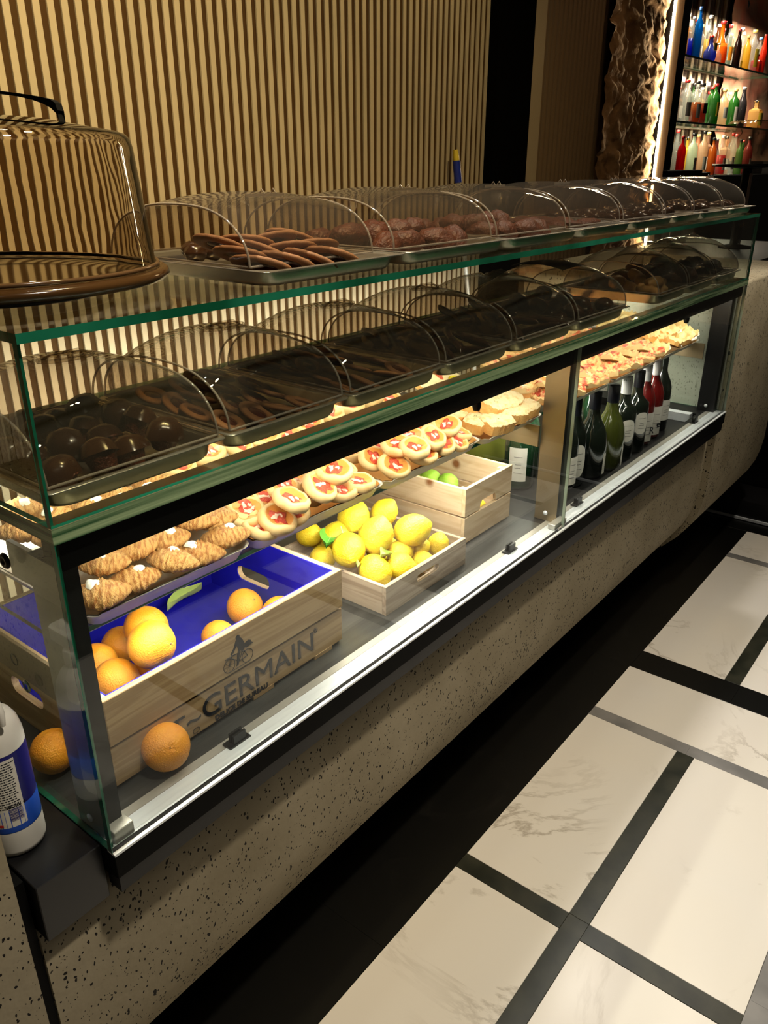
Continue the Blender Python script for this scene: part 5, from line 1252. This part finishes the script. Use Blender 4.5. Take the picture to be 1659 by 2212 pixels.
CR, CBk, CG, CS, CBl, CW = capm((.45, .02, .02)), capm((.01, .01, .01)), capm((.6, .42, .12)), capm((.6, .6, .6)), capm((.1, .25, .7)), capm((.75, .72, .66))
clear = (.90, .92, .88); amber = (.62, .20, .03); green = (.06, .27, .05); orangeL = (.95, .36, .03); yell = (.95, .68, .12); redL = (.75, .03, .03)
ln = lambda s: s
# world x along the shelf from the camera geometry: t = distance along the bar from its left end
S1 = [(0.435, .10, .24, 0.022, 'tall', clear, CS, 'clear bottle with blue bottom at the left end of the highest bar shelf', (.3, .6), 'paper', (.03, .05, .8)),
      (0.43, .06, .290, 0.026, 'tall', (.02, .28, .62), CBl, 'turquoise blue bottle on the highest bar shelf', None, None, None),
      (0.66, .08, .270, 0.028, 'tall', clear, CW, 'clear bottle with black and red label beside the turquoise one', (.25, .55), 'red', yell),
      (0.645, .05, .150, 0.04, 'round', (.10, .15, .75), CR, 'round rainbow coloured bottle, blue at the base, on the highest bar shelf', (.42, .70), M['yellowp'], None),
      (0.785, .05, .120, 0.026, 'round', clear, CW, 'small textured clear bottle right of the rainbow one', None, None, None),
      (0.95, .10, .270, 0.046, 'round', orangeL, CR, 'big orange bottle with red cap on the highest bar shelf', None, None, orangeL),
      (1.2, .14, .280, 0.034, 'tall', clear, CR, 'clear bottle with dark red cap behind the orange one', (.2, .5), M['orange'], None),
      (1.33, .10, .270, 0.03, 'tall', clear, CS, 'clear bottle with silver cap and yellow base, right of the orange one', (.05, .22), M['yellowp'], None),
      (1.115, .04, .235, 0.026, 'slim', (.05, .02, .015), CR, 'slim dark bottle with red cap and a cross on the highest bar shelf', None, None, None),
      (1.36, .06, .220, 0.028, 'tall', yell, CG, 'pale yellow bottle right of the slim dark one', None, None, None),
      (1.54, .08, .275, 0.044, 'tall', clear, CG, 'tall clear bottle with a big yellow label', (.12, .55), M['yellowp'], None),
      (1.74, .10, .250, 0.03, 'tall', clear, CBl, 'clear bottle with pale blue stopper near the shelf end', (.1, .5), M['yellowp'], None),
      (1.69, .05, .260, 0.024, 'slim', (.85, .10, .03), CR, 'red and orange bottle with red stopper near the shelf end', None, None, redL),
      (1.575, .05, .120, 0.036, 'square', redL, CR, 'squat red bottle at the right end of the highest bar shelf', None, None, redL)]
S2 = [(0.47, .10, .255, .040, 'tall', clear, CR, 'clear bottle with green leaf print at the left end of the middle bar shelf', (.15, .48), 'paper', None),
      (0.55, .06, .25, .036, 'tall', clear, CBk, 'clear bottle with white label next to the green leaf one', (.12, .45), 'paper', amber),
      (0.66, .07, .245, .046, 'tall', clear, CBk, 'amber liquor bottle with slanted black label on the middle bar shelf', (.25, .5), M['black'], (.40, .08, .01)),
      (0.885, .06, .255, .036, 'tall', green, CR, 'bright green bottle with red cap and yellow label, left green one', (.2, .55), M['yellowp'], None),
      (0.92, .10, .24, .036, 'tall', green, CR, 'bright green bottle behind the yellow-labelled one', (.2, .4), M['black'], None),
      (1.11, .08, .235, .036, 'tall', (.85, .70, .50), CG, 'pale gold bottle in the middle of the middle bar shelf', (.2, .5), 'paper', None),
      (1.33, .08, .250, .038, 'tall', green, CG, 'green necked bottle with long white label', (.12, .52), 'paper', None),
      (1.475, .07, .270, .034, 'slim', (.10, .09, .10), CS, 'grey bottle with a pale head right of the green necked one', None, None, None),
      (1.83, .08, .20, .046, 'square', (.75, .52, .18), CBk, 'squat square bottle with printed label at the right end', (.1, .55), M['yellowp'], None),
      (0.78, .16, .24, .034, 'tall', clear, CBk, 'clear bottle in the rear of the middle bar shelf', (.2, .4), 'paper', None)]
cols = [((.55, .03, .03), CR), (clear, CR), ((.75, .85, .70), CBk), (yell, CBk), ((.8, .62, .45), CBk), ((.7, .35, .2), CG), (amber, CBk), ((.5, .3, .2), CG), (clear, CW), ((.15, .03, .02), CBk), (clear, CR), ((.85, .6, .4), CBk), ((.2, .35, .12), CBk), (clear, CR), ((.3, .05, .04), CBk), (green, CR)]
S3 = []
for k in range(16):
    c, cp_ = cols[k]; S3.append((.40 + .094 * k, .05 + .08 * (k % 2), .245 + .02 * ((k * 5) % 3), .028 + .003 * (k % 3), ('tall', 'slim', 'tall', 'square')[k % 4], c, cp_, f'liquor bottle in the lowest visible bar row, {ORD[k]} from the left', (.12, .42) if k % 3 else None, 'paper', redL if k == 8 else None))
for a in S1: liq(a[0] - .04, a[1], SHZ[0], *a[2:], grp='bottles on the highest bar shelf')
for a in S2: liq(a[0] - .04, a[1], SHZ[1], *a[2:], grp='bottles on the middle bar shelf')
RB, nt_, out_ = newmat('rainbow_glass'); p_ = N(nt_, 'ShaderNodeBsdfPrincipled'); p_.inputs['Roughness'].default_value = .15; p_.inputs['Coat Weight'].default_value = .6
tc_ = N(nt_, 'ShaderNodeTexCoord'); sx_ = N(nt_, 'ShaderNodeSeparateXYZ'); mr_ = N(nt_, 'ShaderNodeMapRange'); mr_.inputs[2].default_value = .15; cr_ = N(nt_, 'ShaderNodeValToRGB')
nt_.links.new(tc_.outputs['Object'], sx_.inputs[0]); nt_.links.new(sx_.outputs[2], mr_.inputs[0]); nt_.links.new(mr_.outputs[0], cr_.inputs[0])
e_ = cr_.color_ramp.elements; e_[0].color = (.05, .03, .7, 1); e_[1].color = (.8, .03, .02, 1); e_[1].position = .85
for ps, cc in ((.28, (.02, .25, .85, 1)), (.45, (.05, .5, .1, 1)), (.6, (.9, .75, .05, 1)), (.72, (.9, .3, .02, 1))): q_ = e_.new(ps); q_.color = cc
nt_.links.new(cr_.outputs[0], p_.inputs['Base Color']); nt_.links.new(p_.outputs[0], out_.inputs[0])
for o in bpy.data.objects:
    if 'rainbow coloured' in str(o.get('label', '')): o.children[0].data.materials[0] = RB
rc_ = [clear, (.55, .30, .10), (.12, .05, .02), clear, (.75, .72, .55), (.30, .10, .03), clear, (.10, .25, .08), (.6, .45, .2)]
for lv, nm_ in ((0, 'highest'), (1, 'middle')):
    for k in range(10):
        liq(.36 + .135 * k + .02 * (k % 3), .19, SHZ[lv], .225 + .018 * ((k * 7 + lv) % 4), .028 + .003 * (k % 3), ('tall', 'square', 'slim')[k % 3], rc_[(k + lv * 4) % 9], (CBk, CW, CR, CG)[(k + lv) % 4], f'liquor bottle in the rear row of the {nm_} bar shelf, {ORD[k]} from the left', (.15, .48) if k % 2 else None, 'paper', None, grp=f'rear bottles of the {nm_} bar shelf')
for a in S3: liq(a[0] - .04, a[1], SHZ[2], *a[2:], grp='bottles in the lowest bar row')
# wooden service counter with till, far cake stand, pendant lamp
sc2 = thing('service_counter', 'dark wooden service counter beyond the right end of the pastry case', 'counter')
MB().box((3.66, .32, FZ), (5.2, 1.05, .40), 0, bev=.004).obj('wooden_front', 'darkwood', sc2); MB().box((3.64, .30, .401), (5.22, 1.07, .43), 0, bev=.003).obj('counter_top', 'blackmetal', sc2)
till = thing('till_screen', 'black till screen seen above the last covers, before the bottles', 'screen', (4.75, .95, .4305), (0, 0, BA))
MB().box((-.33, 0, .19), (.20, .03, .415), 0, bev=.004).obj('screen_panel', 'black', till); MB().box((-.06, -.02, 0), (.04, .05, .2), 0, bev=.004).obj('stand', 'blackmetal', till); MB().box((.205, .01, .22), (.36, .05, .40), 0, bev=.003).obj('side_unit', 'blackmetal', till)
fs = thing('cake_stand', 'clear square-sided cake dome on a tall black pedestal near the bar', 'cake stand', (4.66, .60, .4305))
MB().lathe([(0, 0), (.09, 0), (.09, .01), (.03, .02), (.025, .42), (.10, .430), (.19, .436), (.19, .448), (0, .448)], 32, cap=False).obj('pedestal', 'blackmetal', fs)
MB().lathe([(.165, .449), (.150, .60), (.140, .650), (.12, .665), (0, .67)], 4, cap=False, smooth=False, mat=Matrix.Rotation(.3, 4, 'Z')).obj('clear_lid', 'acrylic', fs)
MB().box((-.035, -.028, .18), (.02, -.0265, .40)).obj('paper_strip', pbr('pinkish_paper', (.42, .30, .25), .6), fs)
pd = thing('pendant_lamp', 'dark tilted pendant lamp hanging at the top right', 'lamp', (6.55, 1.02, 1.86), (.5, .4, 0))
MB().lathe([(0, .22), (.03, .22), (.045, .20), (.075, .06), (.085, 0), (.078, 0), (.07, .06), (.04, .19)], 24, cap=False).obj('lamp_shade', 'black', pd); MB().tube([(0, 0, .22), (-.1, .1, .80)], .004, 6).obj('cord', 'black', pd); MB().lathe([(0, .03), (.04, .02), (.045, .005), (0, 0)], 16, cap=False).obj('bulb', 'ledsoft', pd)
# ring lamp over the aisle, outside the picture; its dots mirror in the covers
rl = thing('ring_lamp', 'round ceiling lamp of small bulbs above the aisle', 'lamp', (-.9, -1.5, 2.2))
MB().tube([(.20 * math.cos(a * .2618), .20 * math.sin(a * .2618), 0) for a in range(24)], .012, 8, 0, True).obj('ring', 'blackmetal', rl); MB().tube([(0, 0, 0), (0, 0, .4)], .005, 6).obj('cord', 'black', rl)
bl = MB()
for a in range(20): bl.lathe([(0, -.012), (.012, -.008), (.013, 0), (0, 0)], 8, 0, Matrix.Translation((.20 * math.cos(a * .31416), .20 * math.sin(a * .31416), -.014)), cap=False)
o = bl.obj('bulbs', emit('ring_bulb', (1, .9, .75), 60), rl); o['kind'] = 'stuff'
